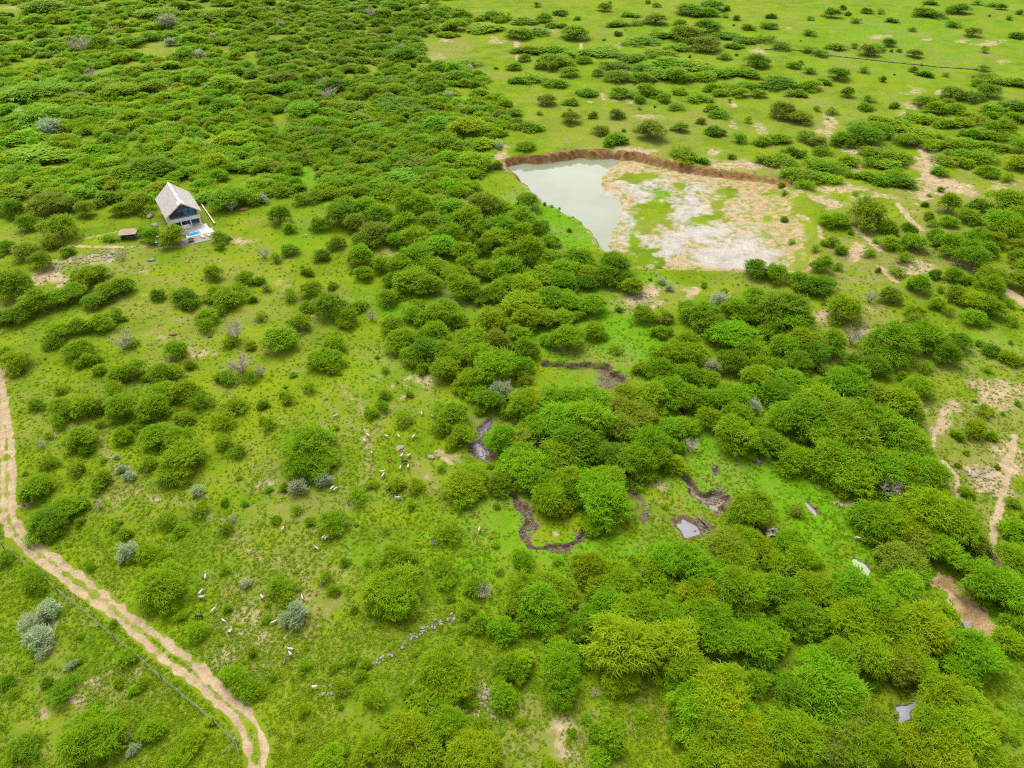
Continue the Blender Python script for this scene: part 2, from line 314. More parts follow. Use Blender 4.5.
# ------------------------------------------------------------------ the ground sheet
def build_ground():
    nv, nu = 620, 780
    vs = np.linspace(806, -34, nv); b = (384 - vs) / FPX
    yd = (CP + b * SP) * CAM_H / (SP - b * CP)
    yb = np.array([-6000, -1500, -400, -120, -40, 0, 18, 28.]); yb = yb[yb < yd[0] - 1]
    yf = yd[-1] * np.array([1.03, 1.08, 1.16, 1.3, 1.6, 2.2, 3.5, 6, 12])
    Y = np.concatenate([yb, yd, yf])
    t = np.linspace(-1, 1, nu); k = np.array([1.02, 1.06, 1.15, 1.35, 1.8, 3.0, 6, 15, 40])
    T = np.concatenate([-k[::-1], t, k])
    W = (np.maximum(Y, 28.) * CP + CAM_H * SP) * (512 / FPX) * 1.22
    X = W[:, None] * T[None, :]; YY = np.repeat(Y[:, None], len(T), 1)
    R, C = X.shape; x = X.ravel(); y = YY.ravel(); z = height(x, y)
    u, v, zc = w2p(x, y, 0); N = len(x)
    A = np.zeros((N, 4), np.float32); B = np.zeros((N, 4), np.float32); okv = y > 20
    ch = {'bare': (A,0), 'mud': (A,1), 'stone': (A,2), 'red': (A,3), 'clay': (B,0), 'orange': (B,1), 'lush': (B,2), 'dry': (B,3)}
    def put(name, val):
        arr, i = ch[name]; arr[:, i] = np.maximum(arr[:, i], np.where(okv, val, 0))
    def ell(name, items):
        for it in items:
            cu, cv, ru, rv = it[:4]; s = (it[4] if len(it) > 4 else 1.0) * (.72 if name == 'bare' and cv < 140 else 1)
            m = (np.abs(u - cu) < ru * 2.2) & (np.abs(v - cv) < rv * 2.2) & okv
            if m.any():
                wn = (vnoise(x[m], y[m], 6, 71) - .5) * 2.6 + (vnoise(x[m], y[m], 2.2, 72) - .5) * 2.2; d = (((u[m] - cu) / ru) ** 2 + ((v[m] - cv) / rv) ** 2) * np.exp(wn)
                arr, i = ch[name]; arr[m, i] = np.maximum(arr[m, i], s * np.exp(-d * .7))
    # tracks and paths
    nz = (vnoise(x, y, 1.3, 41) - .5)
    face_zone = np.zeros(N, np.int8)          # 0 ground 1 dirt track 2 foot path 3 clay pan 4 gully 5 garden path
    m = okv & (x < -30) & (x > -160) & (y < 145)
    dl = line_dist(x[m], y[m], LR_W); dr = line_dist(x[m], y[m], RR_W); d = np.minimum(dl, dr); between = np.maximum(dl, dr)
    val = np.zeros(N); val[m] = np.maximum(1.15 * sstep(.75, .1, d + nz[m] * .75), .42 * sstep(2.3, .9, between) * (.5 + vnoise(x[m], y[m], 3, 79))); put('bare', val)
    face_zone[m & (val > .38)] = 1
    for P, w in RP_W:
        m = okv & (x > P[:,0].min()-8) & (x < P[:,0].max()+8) & (y > P[:,1].min()-8) & (y < P[:,1].max()+8)
        d = line_dist(x[m], y[m], P); val = np.zeros(N); val[m] = sstep(w * 1.9, w * .5, d + nz[m] * w * .5); put('bare', val)
        if w <= .55: face_zone[val > .5] = 2
    for P, w in GD_W:
        m = okv & (np.abs(x + 105) < 40) & (np.abs(y - 180) < 30)
        d = line_dist(x[m], y[m], P); val = np.zeros(N); val[m] = sstep(w * 1.5, w * .6, d); put('bare', val * .8); face_zone[val > .5] = 5
    for P in [[(300,555),(304,580),(306,600),(292,625),(278,645),(262,668)],[(405,395),(385,415),(372,440),(366,470),(350,500),(338,530)],[(415,462),(424,472),(434,486),(446,496),(470,505)],[(470,690),(430,702),(392,735),(380,770)],[(120,480),(150,500),(190,505),(230,530),(262,560)],[(60,420),(100,440),(115,470),(110,505)],[(340,385),(360,405),(366,440)],[(240,600),(255,625),(240,655)]]:
        W_ = wpoly(P); m = okv & (x > W_[:,0].min()-4) & (x < W_[:,0].max()+4) & (y > W_[:,1].min()-4) & (y < W_[:,1].max()+4); d = line_dist(x[m] + nz[m] * 1.2, y[m], W_)
        val = np.zeros(N); val[m] = .55 * np.exp(-(d / .45) ** 2) * (.4 + .9 * vnoise(x[m], y[m], 4, 78)); put('bare', val); val[m] = .6 * np.exp(-(d / 1.8) ** 2); put('dry', val)
    # bare and dry patches
    ell('bare', [(828,125,8,13),(913,104,11,5),(903,113,6,4),(918,91,8,3),(940,92,6,3),(928,150,8,9),(930,176,14,10),(940,187,26,6,1.2),(855,147,15,4),(858,167,6,5),
        (845,188,28,4),(790,28,9,2.5),(835,49,11,2),(960,41,9,2),(988,44,14,3.5),(1003,61,6,2),(878,36,9,2),(928,39,9,1.5),(813,198,20,4),(830,203,8,5),(924,196,12,9),
        (918,270,22,8,.95),(854,254,9,6),(790,207,6,4),(960,262,12,6,.7),(820,315,16,10,.75),(820,130,5,4),(948,192,22,5,1.2),(1000,188,26,5,.7),
        (880,195,30,4,.8),(52,277,15,10,1.1),(105,259,16,7,.7),(645,293,14,7,.85),(655,303,22,8,.7),(692,292,7,5),(632,302,12,7,.6),
        (445,39,10,3.5),(497,40,7,3.5),(437,57,10,8,.65),(518,42,4,10),(552,30,7,4,.8),(762,53,10,3),(620,45,6,6,.8),(648,117,9,3.5),(733,105,4,3),(733,125,6,4),(761,129,6,4),
        (602,95,4,3),(616,100,4,2),(630,103,4,2),(571,123,3,12,.55),(716,152,5,3),(640,151,16,3),(745,165,40,5,.75),(590,102,4,2),(500,157,8,10,.9),(18,109,5,3),(58,110,9,5,.7),
        (40,83,6,2.5),(10,7,12,3,.8),(55,168,10,5,.6),(402,449,6,5,1.1),(450,455,16,5,.8),(440,450,9,4,.7),(366,442,9,12,.55),(356,500,8,12,.4),
        (232,628,14,10,.8),(228,660,12,9,.85),(250,615,10,12,.6),(262,640,14,14,.55),(305,590,6,20,.6),(246,700,6,16,.5),(280,560,10,12,.5),(345,560,12,16,.5),
        (92,680,14,6,.85),(75,700,8,5,.9),(45,715,9,9,.75),(120,690,16,8,.55),(132,676,10,8,.6),(62,620,9,6,.55),(22,505,10,6,.6),(115,500,20,8,.55),(108,458,10,6,.55),
        (55,435,8,6,.5),(115,440,8,8,.4),(170,545,8,6,.45),(205,495,10,6,.5),(160,340,14,8,.5),(200,355,16,7,.6),(150,272,10,6,.5),(240,240,10,4,.7),(145,296,8,3,.6),
        (485,700,6,14,.85),(490,715,4,8,.9),(493,665,5,8,.7),(566,730,14,20,.65),(556,756,30,8,.45),(640,722,10,12,.45),(505,735,8,8,.5),
        (585,480,6,10,.7),(556,590,20,4,.5),(640,568,12,6,.6),(755,440,8,6,.7),(845,503,16,5,.85),(818,488,7,5,.6),(768,455,4,8,.8),(628,478,16,6,.7),(652,484,16,7,.75),(556,533,6,6,.7),
        (985,478,12,12,.95),(1005,450,14,10,.7),(1000,490,9,12,.9),(945,418,12,14,.85),(938,430,10,10,.7),(990,395,22,12,.75),(1005,388,20,8,.7),(1015,470,10,14,.7),(975,470,10,9,.6),(925,408,10,14,.6),
        (865,330,20,8,.55),(870,310,16,9,.5),(930,340,30,6,.45),(835,345,12,6,.5),(390,385,10,6,.4),(420,260,10,4,.7),(395,255,12,8,.45),(285,285,12,6,.5),(300,370,14,6,.5),(420,378,22,6,.6),(330,450,18,14,.5),(270,480,18,14,.6),(375,590,9,14,.5)])
    ell('dry', [(985,440,55,60,.85),(940,430,25,35,.8),(1010,400,40,30,.8),(330,440,45,40,.5),(270,480,40,40,.5),(250,620,45,60,.75),(300,570,40,60,.55),(100,690,80,60,.55),(70,610,70,40,.4),(130,500,60,40,.45),
        (860,320,60,40,.7),(900,260,80,50,.7),(940,200,90,40,.6),(640,300,50,16,.8),(640,130,130,40,.5),(830,120,120,40,.45),(900,50,130,35,.4),(560,740,80,45,.7),(420,690,60,60,.45),(170,340,80,45,.5),(130,265,90,20,.55),(50,135,60,15,.4),(155,48,40,16,.45),
        (445,50,40,20,.6),(60,430,60,40,.4),(300,330,60,40,.4),(400,260,30,16,.5),(1000,110,50,30,.4),(760,170,70,14,.7),(620,155,60,6,.6),(1010,760,60,40,.35),(700,60,100,30,.3),(480,700,20,50,.6),(660,500,30,20,.55)])
    ell('lush', [(560,225,45,40,1.0),(610,320,70,40,1.0),(640,350,50,25,1.0),(600,345,40,20,.9),(720,450,90,50,.9),(760,480,80,40,.9),(820,520,60,60,.9),(870,545,45,35,.9),(580,560,90,40,.8),(480,540,70,60,.6),(520,620,70,50,.5),
        (800,100,220,90,.35),(900,40,160,50,.55),(650,50,140,50,.45),(310,178,22,18,.9),(420,310,60,30,.6),(980,350,50,20,.7),(1000,650,50,60,.7),(960,610,40,50,.5),(345,545,40,35,.5),(60,130,30,20,.6),(850,700,60,60,.4),(1010,720,40,50,.5),(300,235,40,40,.5),(390,360,50,30,.5),(660,190,12,14,.7)])
    # the excavated pan
    s = np.full(N, -50.0); m = okv & (np.abs(x - 35) < 110) & (y > 150) & (y < 285)
    s[m] = poly_sd(x[m], y[m], PIT_W); ins = sstep(-.5, 2.0, s)
    put('bare', (.66 - .1 * sstep(750, 805, u)) * sstep(840, 800, u) * sstep(-.5, 2, s))
    ell('clay', [(640,186,26,10,.9),(632,214,14,18,.8),(692,205,24,16,.95),(672,236,24,16,.95),(722,250,46,15,1.1),(690,182,18,8,.8),(748,263,30,8,.95),(702,226,28,13,.95),(640,196,14,10,.8),(664,180,14,8,.7),(740,235,26,10,.7)])
    B[:, 0] *= sstep(-.5, 1.5, s); A[:, 0] = np.where((u < 640) & (s > 0), np.maximum(A[:, 0], .7 * ins), A[:, 0])
    put('red', sstep(-1.3, -.2, s) * sstep(3.4, 1.4, s) * (u < 795) * sstep(190, 184, v) * (.55 + .6 * vnoise(x, y, 3, 76))); face_zone[(s > .2)] = 3
    put('orange', np.where(s > 0, 1.0, 0) * (.5 * np.exp(-((u - 770) / 48) ** 2 - ((v - 205) / 30) ** 2) + .6 * np.exp(-((u - 745) / 60) ** 2 - ((v - 181) / 6) ** 2) + .5 * np.exp(-((u - 792) / 26) ** 2 - ((v - 248) / 26) ** 2)
        + .45 * np.exp(-((u - 612) / 8) ** 2 - ((v - 240) / 14) ** 2) + .55 * np.exp(-((u - 607) / 8) ** 2 - ((v - 178) / 10) ** 2) + .5 * np.exp(-((u - 700) / 50) ** 2 - ((v - 262) / 8) ** 2)))
    gp = [(656,206,17,12),(643,221,9,11),(634,233,7,8),(640,262,15,12),(626,258,10,8),(714,212,9,4),(700,214,6,3),(716,200,6,3.5),(727,187,10,4),(682,182,7,5),(640,171,16,4),(645,250,6,5),(806,200,9,9),(813,230,6,12),(774,188,6,2),(800,264,8,6),(768,214,3,2)]
    WN = np.ones(N); mm = s > -3; WN[mm] = np.exp((vnoise(x[mm], y[mm], 4, 73) - .5) * 2.4 + (vnoise(x[mm], y[mm], 1.5, 74) - .5) * 2.4)
    for cu, cv, ru, rv in gp:
        g = 1 - np.exp(-(((u - cu) / ru) ** 2 + ((v - cv) / rv) ** 2) * .9 * WN) * 1.0
        inside = (s > -2) & (v > 166 if cv > 160 else True)
        for arr, i in ((B, 0), (B, 1), (A, 0)): arr[:, i] = np.where(inside, arr[:, i] * g, arr[:, i])
    # crest edge
    put('orange', np.where((s > -1.6) & (s < .6) & (u > 620) & (v > 255), .75, 0)); put('bare', np.where((s > -1.4) & (s < .3) & (u < 606) & (v > 180), .45, 0))
    # gullies
    for P, d, kind, wl in GUL_W:
        m = okv & (x > P[:,0].min()-3) & (x < P[:,0].max()+3) & (y > P[:,1].min()-3) & (y < P[:,1].max()+3)
        sg = poly_sd(x[m] + (vnoise(x[m], y[m], 1.5, 21) - .5) * 1.5, y[m] + (vnoise(x[m], y[m], 1.5, 22) - .5) * 1.5, P); idx = np.where(m)[0]
        wall = np.exp(-((sg - wl * .5) / (wl * .5 + .35)) ** 2) * (.55 + .45 * vnoise(x[m], y[m], 2.3, 25)) * (sg > -.35)
        fl = sg > 0
        def pm(name, val): arr, i = ch[name]; arr[idx, i] = np.maximum(arr[idx, i], val)
        if kind == 'red': pm('orange', np.where(sg > -.4, 1.1, 0)); pm('red', np.where(sg > -.2, .42, 0)); pm('bare', np.where(sg > -.6, .9, 0))
        else: pm('mud', wall)
        if kind == 'mud': pm('mud', np.where(fl, .5, 0)); pm('stone', np.where(fl, .3, 0))
        if kind == 'stone': pm('stone', np.where(sg > .1, .9, 0)); A[idx, 1] *= np.where(sg > .5, .45, 1)
        if kind == 'soil': pm('bare', np.where(fl, .8, 0)); pm('mud', np.where(fl, .42, 0)); pm('stone', np.where(fl, .35, 0))
        if kind == 'mixed': pm('mud', fl * .55 * sstep(582, 604, u[idx])); pm('stone', fl * .45 * sstep(580, 602, u[idx]))
        if kind == 'mixed2': pm('mud', np.where(fl & (u[idx] < 532) & (v[idx] > 505), .62, 0)); pm('mud', np.where(fl & (v[idx] < 512), .6, 0)); pm('red', np.where(fl & (u[idx] > 574), .6, 0)); pm('bare', .5 * fl * np.exp(-((u[idx] - 557) / 7) ** 2 - ((v[idx] - 532) / 8) ** 2))
        face_zone[idx[fl]] = 4
    quad = np.arange(R * C).reshape(R, C)
    Q = np.stack([quad[:-1, :-1], quad[:-1, 1:], quad[1:, 1:], quad[1:, :-1]], -1).reshape(-1, 4)
    fz = face_zone[Q]; zone = np.where((fz == fz[:, :1]).all(1), fz[:, 0], 0)
    co = np.stack([x, y, z], 1).astype(np.float32)
    names = {0: 'ground', 1: 'dirt_track', 2: 'foot_path', 3: 'clay_pan', 4: 'gully_bed', 5: 'garden_path'}
    for k, nm in names.items():
        q = Q[zone == k]
        if not len(q): continue
        ids, inv = np.unique(q.ravel(), return_inverse=True); nq = len(q)
        me = bpy.data.meshes.new(nm); me.vertices.add(len(ids)); me.vertices.foreach_set('co', co[ids].ravel())
        me.loops.add(nq * 4); me.loops.foreach_set('vertex_index', inv.astype(np.int32).ravel())
        me.polygons.add(nq); me.polygons.foreach_set('loop_start', np.arange(0, nq * 4, 4, dtype=np.int32))
        me.polygons.foreach_set('use_smooth', np.ones(nq, bool)); me.update(calc_edges=True)
        for an, arr in (('mask_a', A), ('mask_b', B)):
            at = me.attributes.new(an, 'FLOAT_COLOR', 'POINT'); at.data.foreach_set('color', arr[ids].ravel())
        me.materials.append(M_GROUND); tag(link(nm, me), kind='structure')
    return x, y, z, u, v, A, B, face_zone
GX, GY, GZ, GU, GV, GA, GB, GZONE = build_ground()

def water_sheet(name, pts, z, mat):
    for _ in range(3): pts = [tuple(np.array(p) * k + np.array(q) * (1 - k)) for p, q in zip(pts, pts[1:] + pts[:1]) for k in (.75, .25)]
    P = [p2w(a, b, z) for a, b in pts]; me = mesh_from(name, P, [tuple(range(len(P)))], [mat])
    bm = bmesh.new(); bm.from_mesh(me); bmesh.ops.recalc_face_normals(bm, faces=bm.faces)
    if bm.faces[:][0].normal.z < 0: bmesh.ops.reverse_faces(bm, faces=bm.faces)
    bm.to_mesh(me); bm.free(); return link(name, me)
tag(water_sheet('pond_water', [(498,158),(540,157),(600,156),(618,160),(640,165),(640,200),(640,250),(628,262),(600,262),(580,240),(540,215),(515,195)], -2.35, M_POND), kind='structure')
for i, (pts, dep, rise, k) in enumerate(PONDS):
    wps = [p2w(a, b) for a, b in pts]; lvl = sorted(hz(*(q.lerp(sum(wps, Vector()) / len(wps), .4))[:2]) for q in wps)[len(wps) // 2]
    c = np.mean(pts, axis=0); grown = [tuple(c + (np.array(p) - c) * 1.35) for p in pts]
    tag(water_sheet('pool_water', grown, lvl + rise * .35, M_POOLW[k]), kind='structure')
# ------------------------------------------------------------------ plant meshes (unit radius, unit height)
def leaf_mesh(name, quads, attr, mats, tubes=None):
    V = np.array(quads['V'], np.float32).reshape(-1, 3); nq = len(V) // 4
    F = [(i*4, i*4+1, i*4+2, i*4+3) for i in range(nq)]
    vl = [tuple(v) for v in V]; fm = [0] * nq; A = list(attr)
    if tubes is not None:
        k = len(vl); vl += [tuple(v) for v in tubes.V]; F += [tuple(i + k for i in f) for f in tubes.F]; fm += [1] * len(tubes.F); A += [(0, 0, 0, 1)] * len(tubes.V)
    me = mesh_from(name, vl, F, mats, fm)
    at = me.attributes.new('leaf', 'FLOAT_COLOR', 'POINT'); at.data.foreach_set('color', np.array(A, np.float32).ravel())
    return me
class Leaves:
    def __init__(s, rnd): s.V = []; s.A = []; s.r = rnd
    def blade(s, p, d, L, w, droop, val):
        r = s.r; d = d.normalized(); side = d.cross(Vector((r.uniform(-.4,.4), r.uniform(-.4,.4), 1))).normalized()
        m = p + d * (L * .5); e = p + d * L + Vector((0, 0, -droop * L)); m.z += droop * L * .15
        a0, a1 = (val[0], val[1] * .4, val[2], 1), (val[0], val[1], val[2], 1)
        s.V += [p - side*w*.35, p + side*w*.35, m + side*w*.5, m - side*w*.5]; s.A += [a0] * 4
        s.V += [m - side*w*.5, m + side*w*.5, e + side*w*.15, e - side*w*.15]; s.A += [a0, a0, a1, a1]
    def leaf(s, p, size, val):
        r = s.r; a = Vector((r.gauss(0,1), r.gauss(0,1), r.gauss(0,.3))).normalized(); b = a.cross(Vector((r.gauss(0,.45), r.gauss(0,.45), 1))).normalized()
        s.V += [p - a*size, p - b*size*.55, p + a*size, p + b*size*.55]; s.A += [(val[0], val[1], val[2], 1)] * 4
def crown(seed, lobes, nspr, nfil, L, w, sz, inner=.45, droop=.25, sub=3):
    r = random.Random(seed); lv = Leaves(r); wts = [a * b for _, a, b in lobes]
    tint = {id(c): r.random() for c, _, _ in lobes}
    def shade(c): return (.6 * tint[id(c)] + .4 * r.random(), max(0, r.gauss(.25, .3)) if r.random() < .7 else 0, r.random())
    for i in range(nspr):
        c, rh, rv = r.choices(lobes, wts)[0]
        while True:
            n = Vector((r.gauss(0,1), r.gauss(0,1), r.gauss(.35,1))).normalized()
            if n.z > -.35 or r.random() < .3: break
        k = r.uniform(.72, 1.02); p = c + Vector((n.x*rh*k, n.y*rh*k, n.z*rv*k))
        if p.z < .02: p.z = r.uniform(.02, .1)
        out = Vector((p.x, p.y, 0)); d0 = Vector((n.x, n.y, n.z * .45)) + out * .6 + Vector((r.gauss(0,.35), r.gauss(0,.35), r.uniform(-.05, .45)))
        val = shade(c); d0.normalize(); fan = d0.cross(Vector((r.gauss(0,.3), r.gauss(0,.3), 1))).normalized(); ln = L * r.choice((.7, .9, 1, 1.15, 1.5))
        lv.blade(p, d0, ln, w * r.uniform(.7, 1.1), droop * r.uniform(.3, 1.3), val)
        for j in range(sub):                                 # side leaflets of the feathery spray
            q = p + d0 * (ln * (.2 + .22 * j)); sg = 1 if j % 2 else -1
            lv.blade(q, d0 + fan * sg * r.uniform(.7, 1.3) + Vector((0, 0, r.gauss(0, .2))), ln * r.uniform(.4, .65), w * r.uniform(.6, .9), droop * r.uniform(.3, 1.3), val)
    for i in range(nfil):
        c, rh, rv = r.choices(lobes, wts)[0]
        n = Vector((r.gauss(0,1), r.gauss(0,1), r.gauss(0.15,1))).normalized(); k = r.uniform(inner, 1.0)
        p = c + Vector((n.x*rh*k, n.y*rh*k, n.z*rv*k)); p.z = max(p.z, .03)
        v = shade(c); lv.leaf(p, sz * r.uniform(.7, 1.3), (v[0], v[1]*.4, v[2]))
    return lv
def tree_protos(n, seed0):
    out = []
    for k in range(n):
        r = random.Random(seed0 + k); lobes = []; nl = r.randint(13, 20); ecc = r.uniform(.75, 1.0); ph = [r.uniform(0, 6.28) for _ in range(3)]
        for i in range(nl):
            a = i * 2.4 + r.uniform(-.6, .6); rad = math.sqrt((i + .4) / nl) * (.72 + .16 * math.sin(2*a + ph[0]) + .12 * math.sin(3*a + ph[1]) + .08 * math.sin(5*a + ph[2]))
            z = .76 - rad * rad * r.uniform(.3, .95) + r.gauss(0, .09)
            lobes.append((Vector((math.cos(a)*rad, math.sin(a)*rad*ecc, z)), r.uniform(.17, .36), r.uniform(.10, .19)))
        lv = crown(seed0 + k, lobes, 1150, 1000, .23, .034, .03, inner=.3, sub=3)
        tb = MB(); fork = Vector((r.uniform(-.05,.05), r.uniform(-.05,.05), r.uniform(.14, .24)))
        tb.tube([(0,0,-.03), (fork.x*.5, fork.y*.5, fork.z*.5), fork], [.06, .05, .045], 7)
        for c, rh, rv in lobes[::2] + lobes[1:4:2]:
            mid = fork.lerp(c, .5) + Vector((0, 0, .05)); tb.tube([fork, mid, c + Vector((0, 0, rv*.3))], [.034, .022, .007], 5)
            for q in range(3):
                e = c + Vector((r.uniform(-rh, rh), r.uniform(-rh, rh), rv * r.uniform(.2, .9))); tb.tube([mid.lerp(c, .5), e], [.013, .004], 4)
        out.append((lv, tb))
    return out
def bush_protos(n, seed0, spr=620, L=.24, w=.05, droop=.2, nfil=1500):
    out = []
    for k in range(n):
        r = random.Random(seed0 + k); lobes = []; nl = r.randint(6, 10)
        for i in range(nl):
            rad = math.sqrt(i / nl) * r.uniform(.55, .85); a = i * 2.4 + r.uniform(-.8, .8); rr = r.uniform(.2, .42)
            lobes.append((Vector((math.cos(a)*rad, math.sin(a)*rad, r.uniform(.3, .6) * (1.15 - rad*.6))), rr, r.uniform(.24, .38)))
        lv = crown(seed0 + k, lobes, spr, nfil, L, w, .045, .35, droop)
        tb = MB()
        for c, rh, rv in lobes: tb.tube([(c.x*.15, c.y*.15, -.05), (c.x*.55, c.y*.55, c.z*.5), c], [.03, .02, .006], 4)
        out.append((lv, tb))
    return out
def twig_proto(seed):
    r = random.Random(seed); tb = MB()
    for i in range(16):
        a = r.uniform(0, 6.28); ra = r.uniform(.35, .95); e = Vector((math.cos(a)*ra, math.sin(a)*ra, r.uniform(.45, 1.0)))
        m = e * .5 + Vector((r.uniform(-.1,.1), r.uniform(-.1,.1), .05)); tb.tube([(0,0,-.04), m, e], [.03, .02, .006], 4)
        for q in range(9):
            p = m.lerp(e, r.random()); d = Vector((r.gauss(0,.28), r.gauss(0,.28), r.uniform(.0,.32))); tb.tube([p, p + d * .5, p + d + Vector((r.gauss(0,.06), r.gauss(0,.06), .04))], [.011, .008, .003], 3)
            tb.tube([p + d*.5, p + d*.5 + Vector((r.gauss(0,.15), r.gauss(0,.15), r.uniform(0,.15)))], [.007, .003], 3)
    return tb
TREES = tree_protos(14, 100); BUSHES = bush_protos(10, 300); AIRY = bush_protos(6, 700, 300, .27, .045, .15, 260); SILV = bush_protos(3, 500, 420, .26, .045, .05); TWIGS = [twig_proto(600 + i) for i in range(4)]
def tb_mesh(name, tb, mat):
    return mesh_from(name, tb.V, tb.F, [mat])
TREE_ME = [(leaf_mesh('crown', {'V': lv.V}, lv.A, [M_FOL]), tb_mesh('trunk', tb, M_BARK)) for lv, tb in TREES]
BUSH_ME = [leaf_mesh('thorn_bush', {'V': lv.V}, lv.A, [M_FOL, M_BARK], tb) for lv, tb in BUSHES]
BUSH_ME += [leaf_mesh('thorn_bush', {'V': lv.V}, lv.A, [M_FOL, M_BARK], tb) for lv, tb in AIRY]
SILV_ME = [leaf_mesh('silver_shrub', {'V': lv.V}, lv.A, [M_FOL, M_TWIG], tb) for lv, tb in SILV]
TWIG_ME = [tb_mesh('leafless_shrub', tb, M_TWIG) for tb in TWIGS]

# ------------------------------------------------------------------ where the plants stand: tile offset, then x,y,width,tone in quarter pixels
T00 = "760,15,70d 175,140,60d 150,195,50b 530,300,50d 120,370,200g 480,360,110g 330,450,110g 520,460,90g 140,455,160g 100,540,130b 350,560,180g 130,620,240g 40,680,110d 600,670,150d 690,665,90d 240,730,90g 760,640,90d 680,165,40s 770,110,40d 850,145,26s 310,175,80r 740,110,24s 420,340,120g 560,400,100y 880,420,90d 300,380,120o 700,360,90y 900,330,120g 230,160,60b 640,50,130g 870,60,120g 180,30,160y"
T10 = "270,120,80d 325,250,75d 540,310,130d 290,368,65r 115,315,90o 95,405,100g 560,410,170d 640,430,110d 400,460,140g 240,530,90o 330,580,80d 190,440,110b 640,340,30s 770,385,34s 820,430,34s 580,190,30s 850,275,30s 970,580,34s 830,465,20s 570,590,20s 675,85,70d 700,120,20s 840,240,80g 930,100,130g 700,320,100g 480,590,70d 640,640,130o 720,690,90g 550,710,150b 480,500,160b 760,575,120g 880,640,120g 350,410,140g 620,500,120g 900,560,110y 970,660,40g 170,215,60d 60,160,90g 460,50,50r 100,100,30s 720,450,110y 840,520,130y"
T20 = "100,20,30d 195,40,60d 370,35,50g 145,65,25g 260,70,25g 390,15,25d 425,80,80g 480,50,70g 575,75,85o 545,5,22g 578,15,30g 490,90,40g 670,85,50g 700,10,60d 720,38,110g 800,20,90g 790,48,60b 865,30,30g 900,70,30g 855,60,25g 945,105,50g 1015,100,40d 815,90,40g 50,75,90g 30,130,90g 110,115,100g 75,185,100g 165,185,90g 250,135,100g 130,70,60g 200,95,40g 160,95,50g 50,230,40b 10,260,50g 165,240,120g 225,210,70g 285,235,55g 350,195,130g 70,300,120g 20,315,60d 235,285,65g 170,325,80g 300,360,75g 140,405,70o 235,400,60g 345,290,40o 420,130,40d 520,150,120g 600,125,110g 700,140,130y 780,115,100g 850,135,100g 930,155,90g 1000,150,80g 470,220,100d 410,250,90d 520,265,70d 430,295,90o 600,200,110y 660,180,100g 710,170,60d 780,180,110o 890,180,60g 630,245,130g 590,285,120g 520,310,80g 720,245,130y 770,300,90g 850,225,50d 840,270,120g 930,275,110g 660,300,100g 980,245,80d 800,350,60g 880,335,100y 950,330,80g 1005,330,60g 430,365,70b 475,370,60b 530,355,70g 578,370,55b 610,390,50g 670,360,60g 745,380,90g 832,370,55g 915,370,55g 985,375,50g 510,395,45b 870,405,18g 660,415,60g 418,455,55o 235,480,70o 65,495,90g 10,450,50g 60,580,65g 20,490,50g 355,525,60o 415,555,90g 550,525,110o 675,508,60g 755,480,35o 815,515,70d 835,440,80g 800,430,50g 910,550,60d 945,480,30g 705,610,110g 760,640,55b 880,625,30g 1000,560,60g 1005,630,70d 325,465,35g"
T30 = "15,60,40d 15,100,45d 165,72,28d 160,125,55d 255,55,55d 300,30,25d 318,55,25d 350,80,40d 395,40,40g 447,47,28d 500,75,45d 580,115,32d 625,45,80g 675,50,85d 765,35,75d 745,90,55d 820,125,60o 655,8,50g 905,8,60g 840,5,40g 935,25,40g 1005,50,25g 965,72,25g 1000,135,60d 870,198,35g 45,175,80d 10,155,50g 160,195,60d 215,210,60d 270,175,70g 345,185,30d 400,205,70o 430,180,80b 485,168,50d 525,198,20g 495,200,15g 590,212,50o 385,280,40g 458,318,25d 580,280,30o 628,292,60b 712,300,25o 105,262,45g 130,250,25g 165,275,55g 45,320,120d 20,300,70g 85,370,40g 170,335,80g 220,315,70b 285,295,75d 130,365,60g 318,370,50g 395,420,60g 405,390,45g 507,415,40g 258,442,50g 60,445,90o 130,460,90o 195,435,25g 145,540,70d 45,545,80g 880,290,90d 930,310,100g 1000,320,80g 870,265,50d 840,330,50g 740,370,90o 810,385,85d 880,370,80d 635,405,70d 680,430,80g 720,405,50g 750,430,60g 985,420,100d 470,470,120y 380,490,90g 300,550,90g 380,540,130d 450,520,90g 590,510,120y 520,490,90g 560,560,80g 490,600,130g 420,600,70g 530,620,80y 405,645,50g 320,635,75g 220,590,70d 40,620,110g 90,680,90b 160,690,120g 230,640,130g 250,700,90g 150,735,60g 200,560,60o 100,600,80d 500,650,110g 410,690,90g 450,715,60b 550,720,90d 530,690,90g 690,683,55b 885,700,40g 965,710,50g 55,730,25g 70,757,25g 320,695,30g"
T01 = "20,60,90g 60,75,80d 20,220,70d 100,235,100o 240,155,140g 190,40,150o 110,130,80g 280,50,80g 430,20,100d 480,70,70g 340,70,80o 560,40,120y 610,170,90b 690,180,100y 880,180,70g 560,150,60b 430,180,60g 920,30,120g 1000,30,70g 920,50,60r 270,240,60g 490,260,50r 60,385,170g 30,370,90g 10,510,90d 60,490,130d 140,450,150g 220,430,130b 300,410,120g 380,440,110d 350,350,130y 440,390,130g 490,380,110g 400,330,90g 635,415,75d 740,430,110d 720,410,80g 760,450,80d 830,500,100g 860,400,100g 910,420,140g 950,390,90b 850,330,90g 980,340,90g 890,470,80g 1010,430,50g 210,600,100d 240,560,110g 320,540,100g 400,530,120g 460,500,90g 310,630,120g 350,670,100g 490,605,90r 520,610,70g 400,710,70g 480,740,110g 540,720,110b 60,680,130y 20,640,70g 640,740,110g 710,640,110g 760,690,60o 700,730,90g 940,570,100r 920,600,80g 1000,610,60g 965,690,110r 900,740,90g 1000,740,80d 820,540,90g 210,210,70o 170,280,90g 880,215,50d"
